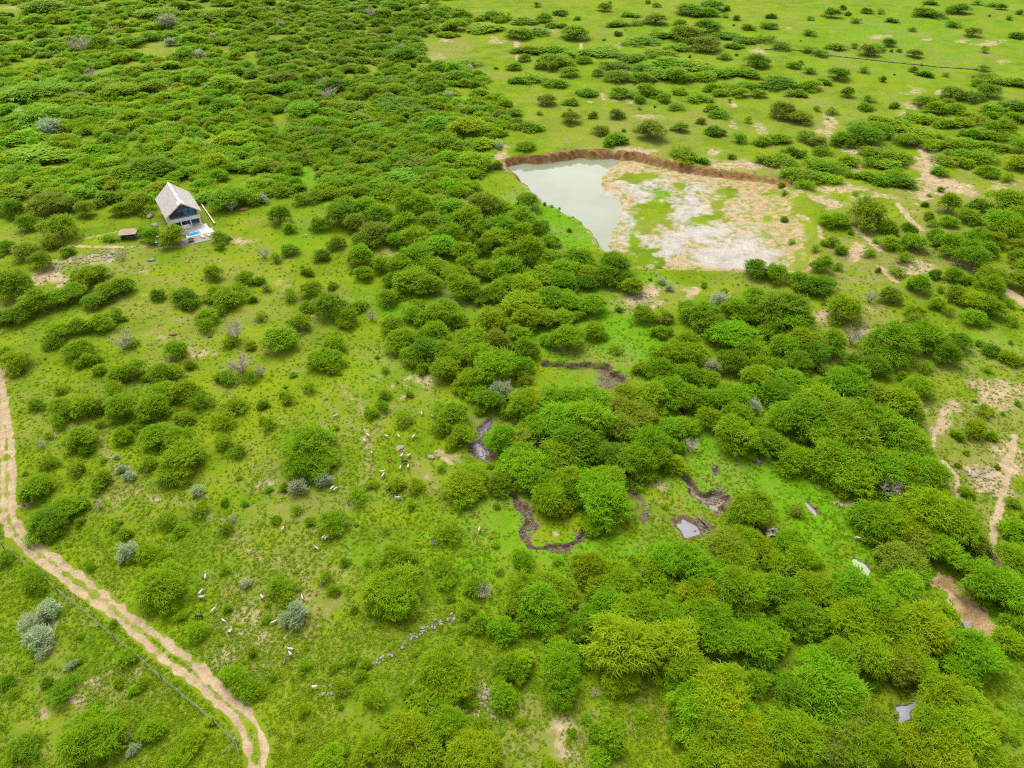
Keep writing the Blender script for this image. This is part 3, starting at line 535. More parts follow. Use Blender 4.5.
T11 = "90,90,90d 190,25,80g 130,140,60b 250,130,70g 330,100,110d 360,60,100g 430,60,120g 400,130,100o 470,170,120o 440,195,110d 320,205,70g 555,190,90b 500,100,110g 590,130,110g 650,60,120g 600,40,110g 720,30,100g 780,80,130b 700,130,110g 850,110,120g 780,170,110g 740,210,130b 830,240,100y 910,50,130o 980,60,110y 990,140,130b 900,160,100d 960,190,110g 910,220,80d 1000,260,110g 930,310,110g 850,290,110g 1000,370,90y 640,250,160b 700,300,150b 580,300,130g 620,350,180b 540,350,90d 690,370,130g 830,380,150g 880,410,90g 800,330,120y 960,400,100g 430,320,90g 420,260,110g 260,250,70d 130,225,70b 30,240,60r 80,260,50o 305,365,60d 220,390,110g 200,310,70y 290,460,150d 210,450,80g 370,500,100g 400,450,80g 460,490,50r 540,520,110b 620,480,100b 650,440,80g 580,580,150b 740,470,180b 720,560,140b 820,510,90g 680,620,160d 780,640,160g 620,650,110g 860,580,130g 940,510,130y 900,650,130g 960,700,170b 960,600,110o 1000,620,80d 670,700,70g 850,740,130y 90,580,170b 170,520,100g 20,500,60y 310,600,110g 270,660,140b 300,700,80g 320,570,60g 20,715,60r 430,440,50o 520,705,40g 10,350,60d 40,380,50o 130,410,80g 20,20,50s"
T21 = "60,40,100g 40,100,110g 100,150,110d 150,190,80g 50,170,90g 60,240,140g 150,270,120g 210,310,110b 50,370,130y 130,340,140g 210,360,110b 40,440,160y 140,430,120g 220,410,80g 300,360,80d 380,330,110d 410,290,130d 480,370,90y 450,340,90d 400,265,80d 200,500,100g 270,490,70g 130,500,100g 525,485,90g 330,545,95g 145,580,80b 60,620,100g 415,620,55g 430,463,30g 20,560,90g 50,690,90b 50,740,70o 600,555,80g 615,490,70o 760,490,150b 700,470,80g 835,430,80s 600,355,30s 630,380,30s 880,580,170b 980,300,100d 970,420,100g 900,470,110g 950,480,100d 1000,500,90g 640,640,130g 570,630,70g 700,600,110g 720,660,120y 800,700,70s 880,680,120d 960,620,120b 1000,680,100g 530,700,80g 600,720,120g 700,730,110g 780,745,100g 980,740,120y 770,360,30g 850,395,35g 800,545,110d 1010,560,80g 230,145,20g 130,50,15d 160,58,15d 190,68,15d 245,90,12d 590,280,40y"
T31 = "395,85,150o 280,115,90g 235,120,70g 475,145,75g 645,95,45g 630,45,35g 725,50,90g 670,125,50g 725,115,65g 800,95,90g 930,110,140g 960,40,150g 850,50,90d 1000,90,100g 970,150,130g 680,180,90g 730,220,110g 760,190,60g 490,205,80g 560,160,70d 580,205,110g 540,265,70g 520,318,65g 405,247,50g 295,235,50g 260,200,60d 225,210,40g 215,300,80g 285,297,40d 330,160,25g 70,90,35g 95,185,30g 190,235,40g 440,315,25o 675,330,60d 745,340,75g 805,350,50g 605,375,95b 490,410,85o 565,375,40g 690,390,35g 675,445,65g 720,480,50g 590,485,80y 755,410,90y 830,440,110y 880,470,100g 820,500,90b 890,385,110y 960,450,45g 985,520,60g 885,525,35d 210,370,120d 310,465,140y 60,460,220d 30,330,90g 130,350,90g 20,540,90d 100,500,160g 500,610,190b 620,580,140g 590,540,120o 650,560,90g 180,640,140d 260,600,110g 340,580,80r 60,620,120g 120,690,120d 30,700,100g 230,700,60o 290,710,50g 350,680,90d 430,700,110d 540,735,50g 720,650,100d 760,600,90d 630,690,60g 890,630,70d 850,605,40g 970,655,80y 1015,680,40g 410,420,60r"
T02 = "145,80,90d 240,20,70g 245,100,120g 240,150,80g 340,90,130g 450,30,110y 390,100,90d 490,95,150b 470,70,90g 610,100,150b 650,30,130g 600,140,90g 740,140,90g 740,40,120y 800,70,110d 930,90,110y 890,150,110y 970,90,60g 320,215,140g 290,250,90g 350,260,70d 180,310,90g 165,240,40r 295,345,80g 320,330,50d 410,300,35g 490,210,90g 530,180,50o 630,210,150b 720,230,130g 590,320,90b 730,300,180g 690,360,140g 780,290,110d 900,235,90g 950,270,90d 410,370,80y 380,400,90b 490,340,40s 515,370,45s 465,290,28s 140,420,130g 100,440,80d 190,400,80g 260,490,140g 190,550,160d 150,580,120b 210,590,80g 320,470,90d 395,485,40r 790,430,50s 800,500,90g 660,540,90g 720,580,60g 500,590,70g 500,670,75s 520,700,50g 620,670,130g 640,740,110g 900,570,80d 930,545,40r 15,690,90d 120,750,90g 900,740,50g 400,160,50o 690,380,40s"
T12 = "30,80,60d 110,40,50g 130,60,60g 50,160,70g 30,150,50g 220,15,60g 510,80,70d 465,110,70g 580,135,90g 515,35,60g 615,35,40g 740,90,90b 790,120,150b 820,200,130g 790,230,90y 730,170,80g 930,60,110d 980,30,100s 1000,90,70g 890,30,90g 830,20,90g 210,260,210b 200,330,170b 260,300,130b 270,380,70s 170,415,70s 400,445,90b 460,400,60g 640,400,90y 560,390,80y 220,545,55b 310,540,130b 310,590,90g 830,400,180y 870,360,110y 820,460,120b 980,220,120b 1000,330,90b 980,390,110d 770,590,120g 710,635,30r 550,710,170g 600,740,100g 740,730,120b 160,500,60g 110,410,50g 520,580,40g 740,330,40o 620,485,40g"
T22 = "30,220,110o 90,170,130b 190,140,190b 310,150,190b 250,230,200d 200,270,160g 330,250,130d 60,60,140y 30,100,110g 150,60,120g 230,40,110b 60,330,180b 30,290,130b 100,380,140b 140,310,110g 500,120,170o 430,100,130o 450,180,130o 540,240,160g 500,310,170g 420,280,130d 590,300,110g 540,350,90g 660,320,90y 640,250,90g 560,50,150y 460,40,120y 640,30,140g 700,60,120g 640,180,110b 690,160,100g 710,240,70r 790,140,110y 760,60,110g 840,60,120b 900,40,120g 900,110,110g 890,220,160g 950,240,110g 960,90,70s 1000,160,90g 970,20,90b 220,380,130g 150,450,150g 180,480,110y 330,400,170b 390,370,130y 370,470,190b 420,510,110g 320,560,80g 230,430,110d 960,500,160y 920,540,90g 1000,480,90g 690,728,190b 615,700,130b 770,740,150b 860,640,170o 940,620,120y 900,690,150g 1000,650,100y 570,720,130g 300,720,130y 60,720,100g 20,690,80b 490,690,45g 180,700,45g 400,740,90y"
T32 = "30,40,120d 90,60,150d 140,130,190g 60,150,140g 200,90,190g 300,140,210g 230,190,180g 320,210,220g 400,160,200g 470,200,220b 540,240,180b 380,290,200g 290,300,190g 230,320,160g 340,370,180g 310,420,90g 450,320,200b 540,330,190g 590,290,150d 620,340,160g 570,400,130d 660,380,130g 110,300,140g 70,330,90g 440,60,150o 350,60,60s 520,90,160y 580,130,100y 430,30,100o 600,20,120g 200,20,120g 480,430,90r 450,550,190g 420,600,110d 380,540,110b 700,450,110y 630,520,220y 740,560,200y 560,580,150y 600,630,150o 700,660,160g 760,520,130y 850,640,100o 990,580,110b 980,470,60g 980,700,130g 1010,660,90g 530,700,160o 590,740,110g 840,740,120b 90,630,120g 120,500,60o 130,700,130y 40,720,110g 870,100,70y 830,180,90y 760,200,60g 900,200,50g 920,330,25g 760,325,25g 800,270,30g 790,420,50g 810,440,40g"
T03 = "130,20,110g 650,40,220g 610,80,130g 235,455,140d 360,600,200b 330,660,220b 420,640,190b 260,620,110g 80,670,140d 600,610,120g 570,420,60g 500,320,110b 780,230,100b 940,410,140b 980,440,120b 770,650,110g 700,740,130g 720,165,60g 910,125,45g 450,185,40g 130,175,90s 185,130,80s 150,240,100s 180,285,60s 285,350,40s 530,690,50s 985,30,45s 1010,300,50g 20,420,70d 310,230,40g 470,420,50g 500,640,35s"
T13 = "540,60,240g 560,110,190b 480,50,110g 610,130,100g 880,30,90d 910,60,70r 990,210,110b 100,40,130b 120,80,90g 150,160,100s 40,170,50g 280,10,70g 310,60,60g 760,25,90b 420,395,55g 340,440,90g 470,500,110g 310,360,60g 190,365,60g 830,215,60g 890,190,80b 840,130,90g 760,370,200g 800,430,170g 680,500,150g 720,540,130b 770,600,180b 660,420,70g 610,470,80g 560,590,110b 620,640,220y 560,700,170y 680,720,170g 440,700,150y 290,740,150b 860,720,210y 790,750,120y 940,710,100y 900,600,80g 990,490,110b 1010,360,110d 970,440,80b 190,540,60g 170,640,50g 20,460,60y 340,520,30g"
T23 = "60,60,150g 120,120,170b 60,180,110d 130,40,150g 200,60,130y 170,160,110g 20,120,100g 330,30,120y 440,20,140y 380,110,150b 460,150,150g 300,170,120b 270,230,90d 520,130,140y 600,40,120g 450,290,280y 440,380,150y 590,170,140g 640,190,160b 680,120,130g 740,80,150y 800,200,180b 840,260,150b 760,160,150g 740,60,130g 900,60,200g 980,50,150g 900,160,110d 960,260,170b 1000,210,120b 690,380,150g 640,420,110g 740,360,100g 760,540,230b 830,490,230y 870,440,170y 720,500,150b 800,620,200g 890,560,160b 850,700,190y 960,640,160y 970,720,170y 680,620,110d 780,740,150y 900,430,110g 1000,430,110g 190,350,170g 200,430,150d 180,270,110g 40,340,110y 20,380,90g 250,320,90d 380,650,150b 360,700,110b 330,470,40r 1000,340,110d"
T33 = "60,60,150b 170,60,160y 130,150,160d 90,190,110g 200,190,130g 30,260,110b 290,80,150y 350,60,180b 420,120,180b 330,180,170y 400,240,190y 460,200,170g 540,60,160b 620,180,210y 560,220,170g 660,240,160y 700,150,130g 560,320,160y 600,370,150y 520,370,150o 430,330,160g 280,330,170b 200,350,150b 250,430,250b 180,450,150b 300,500,190b 260,560,130b 90,480,150d 60,520,110d 840,330,170b 780,370,140b 800,290,150g 880,40,170b 960,80,170b 1000,150,100g 950,20,130b 700,480,180y 790,520,180y 690,620,220y 800,630,220y 870,590,130y 620,680,180y 730,720,190y 860,720,160y 400,590,160o 460,560,130o 350,650,170o 430,690,190y 290,680,130o 240,710,80r 500,650,130y 330,740,150o 240,620,80g 970,260,120g 1000,200,110g"
PLANTS = []                                     # u, v, width px, tone
for name, txt in (('00',T00),('10',T10),('20',T20),('30',T30),('01',T01),('11',T11),('21',T21),('31',T31),('02',T02),('12',T12),('22',T22),('32',T32),('03',T03),('13',T13),('23',T23),('33',T33)):
    ox, oy = int(name[0]) * 256, int(name[1]) * 192
    for tok in txt.split():
        a, b, c = tok[:-1].split(','); PLANTS.append((ox + float(a)/4, oy + float(b)/4, float(c)/4, tok[-1]))
NHAND = len(PLANTS)
# dense bush filling the upper left and two thickets on the right
def inpoly(u, v, P):
    return poly_sd(np.array([u]), np.array([v]), np.array(P, float))[0] > 0
CLEAR = [(155,48,26,10),(60,135,16,6),(60,163,18,7),(20,108,16,5),(142,32,13,5),(30,58,13,5),(195,85,12,6),(440,40,24,7),(445,55,24,10),(485,3,45,12),(505,85,22,10),(500,165,26,26),(310,175,16,14),(280,118,12,8),(182,205,24,30),(100,5,14,4),(10,8,16,5),(40,84,6,3),(235,180,16,14),(15,65,12,4),(590,370,44,20),(482,440,14,26),(545,530,44,26),(640,505,16,22),(700,500,36,20),(690,525,26,14),(760,470,45,25),(810,515,50,38),(860,570,20,14),(910,705,18,15),(970,610,32,34),(640,325,40,26),(565,225,30,35),(945,430,26,50),(620,345,30,12)]
def fill(P, lo, hi, tones, n, gap=.5, seed=1):
    r = random.Random(seed); us = [p[0] for p in P]; vs = [p[1] for p in P]; done = [(u, v, w) for u, v, w, _ in PLANTS if min(us)-30 < u < max(us)+30 and min(vs)-30 < v < max(vs)+30]
    for _ in range(n):
        u = r.uniform(min(us), max(us)); v = r.uniform(min(vs), max(vs))
        if not inpoly(u, v, P): continue
        if any(((u-a)/c)**2 + ((v-b)/d)**2 < 1 for a, b, c, d in CLEAR): continue
        if mnoise.noise(Vector((u/38, v/20, seed))) < -.24: continue
        w = r.uniform(lo, hi) * (0.62 + .38 * v / 190.0)
        if any(abs(u-a) < (w+c)*.5*gap*1.1 and abs(v-b) < (w+c)*.5*gap*.62 for a, b, c in done): continue
        k = mnoise.noise(Vector((u/60, v/40, 7))); tone = r.choices(tones[0], tones[1])[0]
        if k > .25 and tone == 'g': tone = r.choice('gyb')
        done.append((u, v, w)); PLANTS.append((u, v, w, tone))
MIX = ('gybdosr', (52, 24, 14, 6, 3, .5, .8))
fill([(-6,-8),(520,-8),(506,24),(455,30),(445,62),(505,80),(508,120),(500,150),(470,196),(-6,196)], 13, 31, MIX, 9000, .62, 3)
NLOW = len(PLANTS)
fill([(-6,-8),(520,-8),(506,24),(455,30),(445,62),(505,80),(508,120),(500,150),(470,196),(-6,196)], 9, 16, ('gyb', (5, 4, 2)), 7000, .34, 4)
fill([(908,117),(928,110),(958,105),(1030,102),(1030,170),(988,172),(943,160),(930,147),(908,135)], 17, 30, ('gyb', (6, 3, 2)), 700, .6, 5)
fill([(960,247),(968,237),(1030,224),(1030,290),(1008,284),(980,272),(965,259)], 18, 30, ('gyb', (7, 2, 2)), 500, .6, 6)
fill([(425,190),(512,190),(560,240),(600,275),(590,330),(540,350),(500,400),(440,390),(400,330),(370,270)], 20, 34, ('gbyd', (6, 4, 3, 1)), 1600, .6, 8)
fill([(640,330),(720,300),(770,290),(830,350),(920,370),(935,440),(940,500),(830,480),(780,450),(700,420),(640,440),(560,440),(520,400)], 22, 40, ('gbyd', (6, 4, 2, 2)), 1600, .6, 9)
CLEAR += [(624,648,40,30),(690,545,30,14),(985,470,40,60)]
fill([(560,570),(700,545),(830,560),(900,590),(1000,660),(1000,768),(720,768),(690,690),(640,650),(520,610)], 28, 48, ('gby', (4, 4, 4)), 900, .62, 10)
TONE = {'g': (.152,.280,.0025), 'b': (.140,.298,.003), 'y': (.182,.285,.002), 'd': (.100,.205,.003), 'o': (.165,.230,.010), 's': (.31,.37,.20), 'r': (.16,.14,.10)}
WS = 1.12
recs = []
for i, (u, v, wpx, tone) in enumerate(PLANTS):
    r = random.Random(1000 + i); z = 0.0
    for _ in range(3):
        p = p2w(u, v, z); zc = p.y * CP + (CAM_H - z) * SP; D = wpx * WS * zc / FPX
        if tone == 's' or tone == 'r': Ht = D * r.uniform(.6, .8)
        else: Ht = min(.43 * D + .8, 6.0) * r.uniform(.82, 1.2) * (.82 if v < 200 or (u < 470 and v > 262) else 1)
        z = .5 * Ht
    if v < 200: D *= 1.2 if u < 512 else 1.18
    elif u < 470 and v > 262: D *= .84 if tone not in 'sr' else 1
    big = D > 5.2 and tone not in 'sr' and not (v < 200 and u > 512 and tone != 'o' and r.random() < .7) and not (v < 200 and u <= 512 and r.random() < .6)
    kind = 'silver' if tone == 's' else 'twig' if tone == 'r' else 'tree' if big else 'bush'
    if kind == 'bush': Ht = min(max(.5 * D + .3, .6), 3.6 if v > 200 else 2.7) * r.uniform(.8, 1.2)
    c = TONE[tone]; j = r.uniform(.85, 1.15); col = (c[0]*j*r.uniform(.88,1.14), c[1]*j, c[2]*j*(1 if tone == 's' else r.uniform(.8,1.4)), 1)
    if v < 200 and u < 512 and tone in 'gbyod': col = tuple((1.14 if u < 230 + .2 * v or u > 440 else .95) * a for a in col)                     # lightening painted into far bush colour to offset shaded gaps; central belt darker green
    if u < 470 and v > 262 and tone in 'gbyo': col = tuple(.62*a + .38*b for a, b in zip(col, (.178, .262, .003, 1)))   # thin pasture scrub, young grass-coloured leaf
    recs.append(dict(u=u, v=v, w=wpx, tone=tone, kind=kind, x=p.x, y=p.y, D=D, H=Ht, col=col, rot=r.uniform(0, 6.283), var=r.randrange(1000), ax=r.uniform(.9, 1.12)))
zs = height(np.array([q['x'] for q in recs]), np.array([q['y'] for q in recs]))
for q, z in zip(recs, zs): q['z'] = float(z) - .04
keep = []
for q in recs:                                  # nothing grows inside the house, on the water
    d = Vector((q['x'], q['y'], 0)) - HO; a, f = d.dot(HR), d.dot(HF)
    if -6.0 - q['D']*.25 < a < 5.5 + q['D']*.2 and -17 - q['D']*.2 < f < 11 + q['D']*.3: 
        if not (q['u'] < 177 and q['v'] > 231): continue
    keep.append(q)
recs = keep
# ------------------------------------------------------------------ labels that say which plant
MARKS = [("the milky pond",565,205),("the white clay pan",720,230),("the grey-roofed house",182,205),("the garden hut",129,233),("the far stone wall",880,60),
 ("the track's upper end",8,420),("the track's bend",25,540),("the dirt track",140,640),("the track's lower end",258,740),("the rubble line",415,640),
 ("the rocky stream bed",482,438),("the curved gully",545,530),("the grey gully pool",688,525),("the long dark gully scarp",585,368),("the red soil patch",970,610),("the forked sandy footpath",1003,480),
 ("the goat herd",400,452),("the silver shrub cluster",36,630),("the heart-shaped acacia",623,645),("the green pool",858,570),("the pale pool",910,705),("the right-edge sandy path",990,285),
 ("the pinkish bare ground",935,185),("the pond's red bank",640,158),("the pink soil patch",52,277),("the top left corner",20,20),("the top edge's middle",480,15),("the top right corner",1000,15),
 ("the bottom left corner",15,755),("the bottom right corner",1010,755),("the bottom edge's middle",530,745),("the fence end post",237,740),("the left edge beside the hut",8,235),("the bushland above the house",330,110),("the dark gully pit",710,495),("the right edge's lower half",1015,640)]
ORD = ['nearest'] + [w + ' nearest' for w in 'second third fourth fifth sixth seventh eighth ninth tenth eleventh twelfth thirteenth fourteenth fifteenth sixteenth seventeenth eighteenth nineteenth twentieth'.split()]
def relate(u, v):
    best = sorted(MARKS, key=lambda m: math.hypot(u - m[1], (v - m[2]) * 1.2))[0]
    dx, dy = u - best[1], v - best[2]
    if 'corner' in best[0] or 'edge' in best[0] and 'path' not in best[0]: return best, 'by'
    if abs(dx) > abs(dy): return best, 'right of' if dx > 0 else 'left of'
    return best, 'below' if dy > 0 else 'behind'
def make_labels(items):                         # items: (look, u, v) -> unique labels
    groups = {}
    for i, (look, u, v) in enumerate(items):
        mk, rel = relate(u, v); groups.setdefault((look, rel, mk[0]), []).append((math.hypot(u - mk[1], v - mk[2]), i))
    out = [None] * len(items)
    for (look, rel, mk), lst in groups.items():
        lst.sort()
        for k, (_, i) in enumerate(lst):
            out[i] = f'{look} {rel} {mk}' + ('' if len(lst) == 1 else f', {ORD[min(k, len(ORD) - 1)]}')
    return out
LOOK = {'g': 'green', 'b': 'bright green', 'y': 'yellow-green', 'd': 'dark green', 'o': 'olive-brown'}
def look(q):
    D = q['w']; s = 'broad' if D > 45 else 'mid-sized' if D > 28 else 'small' if D > 16 else 'tiny'
    if q['kind'] == 'silver': return f'{s} silver-grey shrub'
    if q['kind'] == 'twig': return f'{s} leafless shrub'
    return f"{s} {LOOK[q['tone']]} " + ('acacia' if q['kind'] == 'tree' else 'thorn bush')
vis = [q for q in recs if -q['w']*.4 < q['u'] < 1024 + q['w']*.4 and -4 < q['v'] < 772]
trees = sorted([q for q in vis if q['kind'] == 'tree'], key=lambda q: -q['w']); bushes = sorted([q for q in vis if q['kind'] == 'bush'], key=lambda q: -q['w'])
solo = trees[:300] + bushes[:300] + [q for q in vis if q['kind'] in ('silver', 'twig')]
for q in solo: q['solo'] = True
LABELS = make_labels([(look(q), q['u'], q['v']) for q in solo])
def pick(q):                                    # open pasture on the left carries thin see-through bushes
    n1, n2 = len(BUSHES), len(AIRY)
    airy = (q['var'] * 7919 % 100) < (78 if q['u'] < 490 and q['v'] > 240 else 45 if q['v'] < 200 else 22)
    return n1 + q['var'] % n2 if airy else q['var'] % n1
heart = min(trees, key=lambda q: math.hypot(q['u'] - 624, q['v'] - 648))
for q, lab in zip(solo, LABELS):
    k = q['kind']; S = (q['D']*.5*q['ax'], q['D']*.5/q['ax'], q['H'])
    if k == 'tree':
        o = link('acacia_tree', None, None, (q['x'], q['y'], q['z']), q['rot']); o.empty_display_size = .5
        cm, tm = TREE_ME[q['var'] % len(TREE_ME)]
        c = link('crown', cm, o); c.scale = S; c.color = q['col']
        t = link('trunk', tm, o); t.scale = S
        if q is heart: lab = 'heart-shaped olive-yellow acacia crown above dead pale shrub'
        tag(o, lab, 'tree', 'acacia trees in the bushland')
    else:
        lst, nm, cat, grp = {'bush': (BUSH_ME, 'thorn_bush', 'bush', 'thorn bushes in the grass'), 'silver': (SILV_ME, 'silver_shrub', 'shrub', 'silver-grey shrubs'), 'twig': (TWIG_ME, 'leafless_shrub', 'shrub', 'leafless shrubs')}[k]
        o = link(nm, lst[pick(q) if k == 'bush' else q['var'] % len(lst)], None, (q['x'], q['y'], q['z']), q['rot']); o.scale = S; o.color = q['col']; tag(o, lab, cat, grp)

# ------------------------------------------------------------------ uncountable growth: point clouds instanced by geometry nodes
def scatter(name, meshes, P, rot, scl, tint, idx):
    coll = bpy.data.collections.new(name + '_source')
    for i, me in enumerate(meshes):
        coll.objects.link(bpy.data.objects.new(f'{name}_source_{i:02d}', me))
    me = bpy.data.meshes.new(name); n = len(P); me.vertices.add(n); me.vertices.foreach_set('co', np.asarray(P, np.float32).ravel())
    for an, ty, arr, key in (('rz', 'FLOAT', rot, 'value'), ('scl', 'FLOAT_VECTOR', scl, 'vector'), ('tint', 'FLOAT_COLOR', tint, 'color'), ('pick', 'INT', idx, 'value')):
        a = me.attributes.new(an, ty, 'POINT'); a.data.foreach_set(key, np.asarray(arr, np.int32 if ty == 'INT' else np.float32).ravel())
    o = link(name, me); g = bpy.data.node_groups.new(name, 'GeometryNodeTree')
    g.interface.new_socket('Geometry', in_out='INPUT', socket_type='NodeSocketGeometry'); g.interface.new_socket('Geometry', in_out='OUTPUT', socket_type='NodeSocketGeometry')
    N = g.nodes.new; i_, o_ = N('NodeGroupInput'), N('NodeGroupOutput'); mp = N('GeometryNodeMeshToPoints'); ip = N('GeometryNodeInstanceOnPoints')
    ci = N('GeometryNodeCollectionInfo'); ci.inputs['Collection'].default_value = coll; ci.inputs['Separate Children'].default_value = True; ci.inputs['Reset Children'].default_value = True
    def na(nm, ty): k = N('GeometryNodeInputNamedAttribute'); k.data_type = ty; k.inputs['Name'].default_value = nm; return k.outputs['Attribute']
    cx = N('ShaderNodeCombineXYZ'); L = g.links.new
    L(na('rz', 'FLOAT'), cx.inputs['Z']); e2r = N('FunctionNodeEulerToRotation'); L(cx.outputs[0], e2r.inputs[0])
    L(i_.outputs[0], mp.inputs['Mesh']); L(mp.outputs[0], ip.inputs['Points']); L(ci.outputs[0], ip.inputs['Instance']); ip.inputs['Pick Instance'].default_value = True
    L(na('pick', 'INT'), ip.inputs['Instance Index']); L(e2r.outputs[0], ip.inputs['Rotation']); L(na('scl', 'FLOAT_VECTOR'), ip.inputs['Scale']); L(ip.outputs[0], o_.inputs[0])
    md = o.modifiers.new('scatter', 'NODES'); md.node_group = g
    return o
rest = [q for q in recs if not q.get('solo')]
# growth continuing past the frame
r = random.Random(5)
for i in range(900):
    side = r.random()
    if side < .5: u, v = r.uniform(-200, 1224), r.uniform(-40, -6)
    elif side < .75: u, v = r.uniform(-230, -14), r.uniform(-40, 780)
    else: u, v = r.uniform(1040, 1260), r.uniform(-40, 780)
    dens = .95 if u < 500 and v < 200 else .3 if v < 100 else .4
    if r.random() > dens: continue
    p = p2w(u, v); D = r.uniform(2.5, 9); tone = r.choice('gggybd'); c = TONE[tone]
    rest.append(dict(u=u, v=v, x=p.x, y=p.y, z=hz(p.x, p.y) - .04, D=D, H=.5*D+.6, kind='tree' if D > 5 else 'bush', col=(*c, 1), rot=r.uniform(0, 6.28), var=r.randrange(1000), ax=1))
# young bushes dotted through the grass
for i in range(420):
    u, v = r.uniform(-40, 1064), r.uniform(0, 790)
    if any(((u-a)/c)**2 + ((v-b)/d)**2 < 1 for a, b, c, d in [(560,205,60,50),(715,220,105,60),(130,640,40,40),(183,215,30,35)]): continue
    if any(((u-a)/c)**2 + ((v-b)/d)**2 < 1 for a, b, c, d in CLEAR): continue
    p = p2w(u, v); px = np.array([p.x]); py = np.array([p.y])
    if min(line_dist(px, py, LR_W)[0], line_dist(px, py, RR_W)[0]) < 1.5: continue
    D = r.uniform(.7, 2.0) if v > 250 else r.uniform(1.2, 3); tone = r.choice('gggybd'); c = TONE[tone]; j = r.uniform(.9, 1.2)
    rest.append(dict(u=u, v=v, x=p.x, y=p.y, z=hz(p.x, p.y) - .03, D=D, H=D*r.uniform(.4,.65), kind='bush', col=(c[0]*j, c[1]*j, c[2], 1), rot=r.uniform(0, 6.28), var=r.randrange(1000), ax=1))
def stuff_plants(name, kind, meshes, label, cat):
    L = [q for q in rest if q['kind'] == kind or (kind == 'bush' and q['kind'] in ('silver', 'twig'))]
    o = scatter(name, meshes, [(q['x'], q['y'], q['z']) for q in L], [q['rot'] for q in L], [(q['D']*.5, q['D']*.5, q['H']) for q in L], [q['col'] for q in L], [q['var'] % len(meshes) for q in L])
    tag(o, label, cat, kind='stuff')
TREE_S = [leaf_mesh('tree_mass_%d' % i, {'V': lv.V}, lv.A, [M_FOLS, M_BARK], tb) for i, (lv, tb) in enumerate(TREES[:7])]
BUSH_S = [leaf_mesh('bush_mass_%d' % i, {'V': lv.V}, lv.A, [M_FOLS, M_BARK], tb) for i, (lv, tb) in enumerate(BUSHES[:6] + AIRY)]
stuff_plants('distant_woodland', 'tree', TREE_S, 'mass of small distant acacia crowns filling the far bushland', 'woodland')
stuff_plants('scattered_undergrowth', 'bush', BUSH_S, 'countless small young bushes dotted through the grass', 'undergrowth')

# grass tufts
def tuft(seed, n=16):
    r = random.Random(seed); lv = Leaves(r)
    for i in range(n):
        a = r.uniform(0, 6.28); p = Vector((math.cos(a), math.sin(a), 0)) * r.uniform(0, .45); d = Vector((math.cos(a)*r.uniform(.2,.9), math.sin(a)*r.uniform(.2,.9), 1))
        lv.blade(p, d, r.uniform(.5, 1.1), .16, .35, (r.random(), r.random()*.5, r.random()))
    return leaf_mesh('tuft', {'V': lv.V}, lv.A, [M_FOLS])
def grass():
    n = 150000; u = RNG.uniform(-140, 1164, n); v = 130 + (800 - 130) * np.sqrt(RNG.uniform(0, 1, n)) ; b = (384 - v) / FPX; t = -CAM_H / (-SP + b * CP)
    x = (u - 512) / FPX * t; y = (CP + b * SP) * t
    z = height(x, y)
    dtr = np.minimum(line_dist(x, y, LR_W), line_dist(x, y, RR_W)); ok = dtr > .8
    m = (np.abs(x - 35) < 95) & (y > 150) & (y < 285); s = np.full(n, -9.0); s[m] = poly_sd(x[m], y[m], PIT_W); ok &= s < -.6
    for P, d, k, w in GUL_W:
        m = (x > P[:,0].min()-1) & (x < P[:,0].max()+1) & (y > P[:,1].min()-1) & (y < P[:,1].max()+1)
        if m.any(): ok[m] &= poly_sd(x[m], y[m], P) < -.2
    for P, w in RP_W: ok &= line_dist(x, y, P) > w
    hd = np.stack([x - HO.x, y - HO.y], 1); a = hd @ np.array(HR[:2]); f = hd @ np.array(HF[:2]); ok &= ~((np.abs(a) < 6) & (f > -17) & (f < 12))
    pn = vnoise(x, y, 9, 61) * .55 + vnoise(x, y, 2.6, 62) * .45; ok &= pn + RNG.uniform(-.2, .2, n) > .4
    x, y, z, pn, v = x[ok], y[ok], z[ok], pn[ok], v[ok]; n = len(x)
    k = vnoise(x, y, 14, 63)[:, None]; j = RNG.uniform(.8, 1.2, (n, 1))
    c = (np.array([[.165, .245, .003]]) * (1 - k) + np.array([[.128, .25, .003]]) * k) * j
    yl = RNG.uniform(0, 1, n) < .16; c[yl] = np.array([.25, .29, .012]) * j[yl]; dk = RNG.uniform(0, 1, n) < .16; c[dk] = np.array([.11, .20, .002]) * j[dk]
    s = RNG.uniform(.16, .42, n) * np.interp(v, [130, 400, 768], [1.9, 1.25, 1.0]); hgt = s * RNG.uniform(.5, .95, n)
    o = scatter('grass_tufts', [tuft(i) for i in range(5)], np.stack([x, y, z - .02], 1), RNG.uniform(0, 6.28, n), np.stack([s, s, hgt], 1), np.concatenate([c, np.ones((n, 1))], 1), RNG.integers(0, 5, n))
    tag(o, 'short bright green grass tufts covering the open ground', 'grass', kind='stuff')
grass()
print('plants', NHAND, len(recs), 'trees', len(trees), 'bushes', len(bushes), 'rest', len(rest))
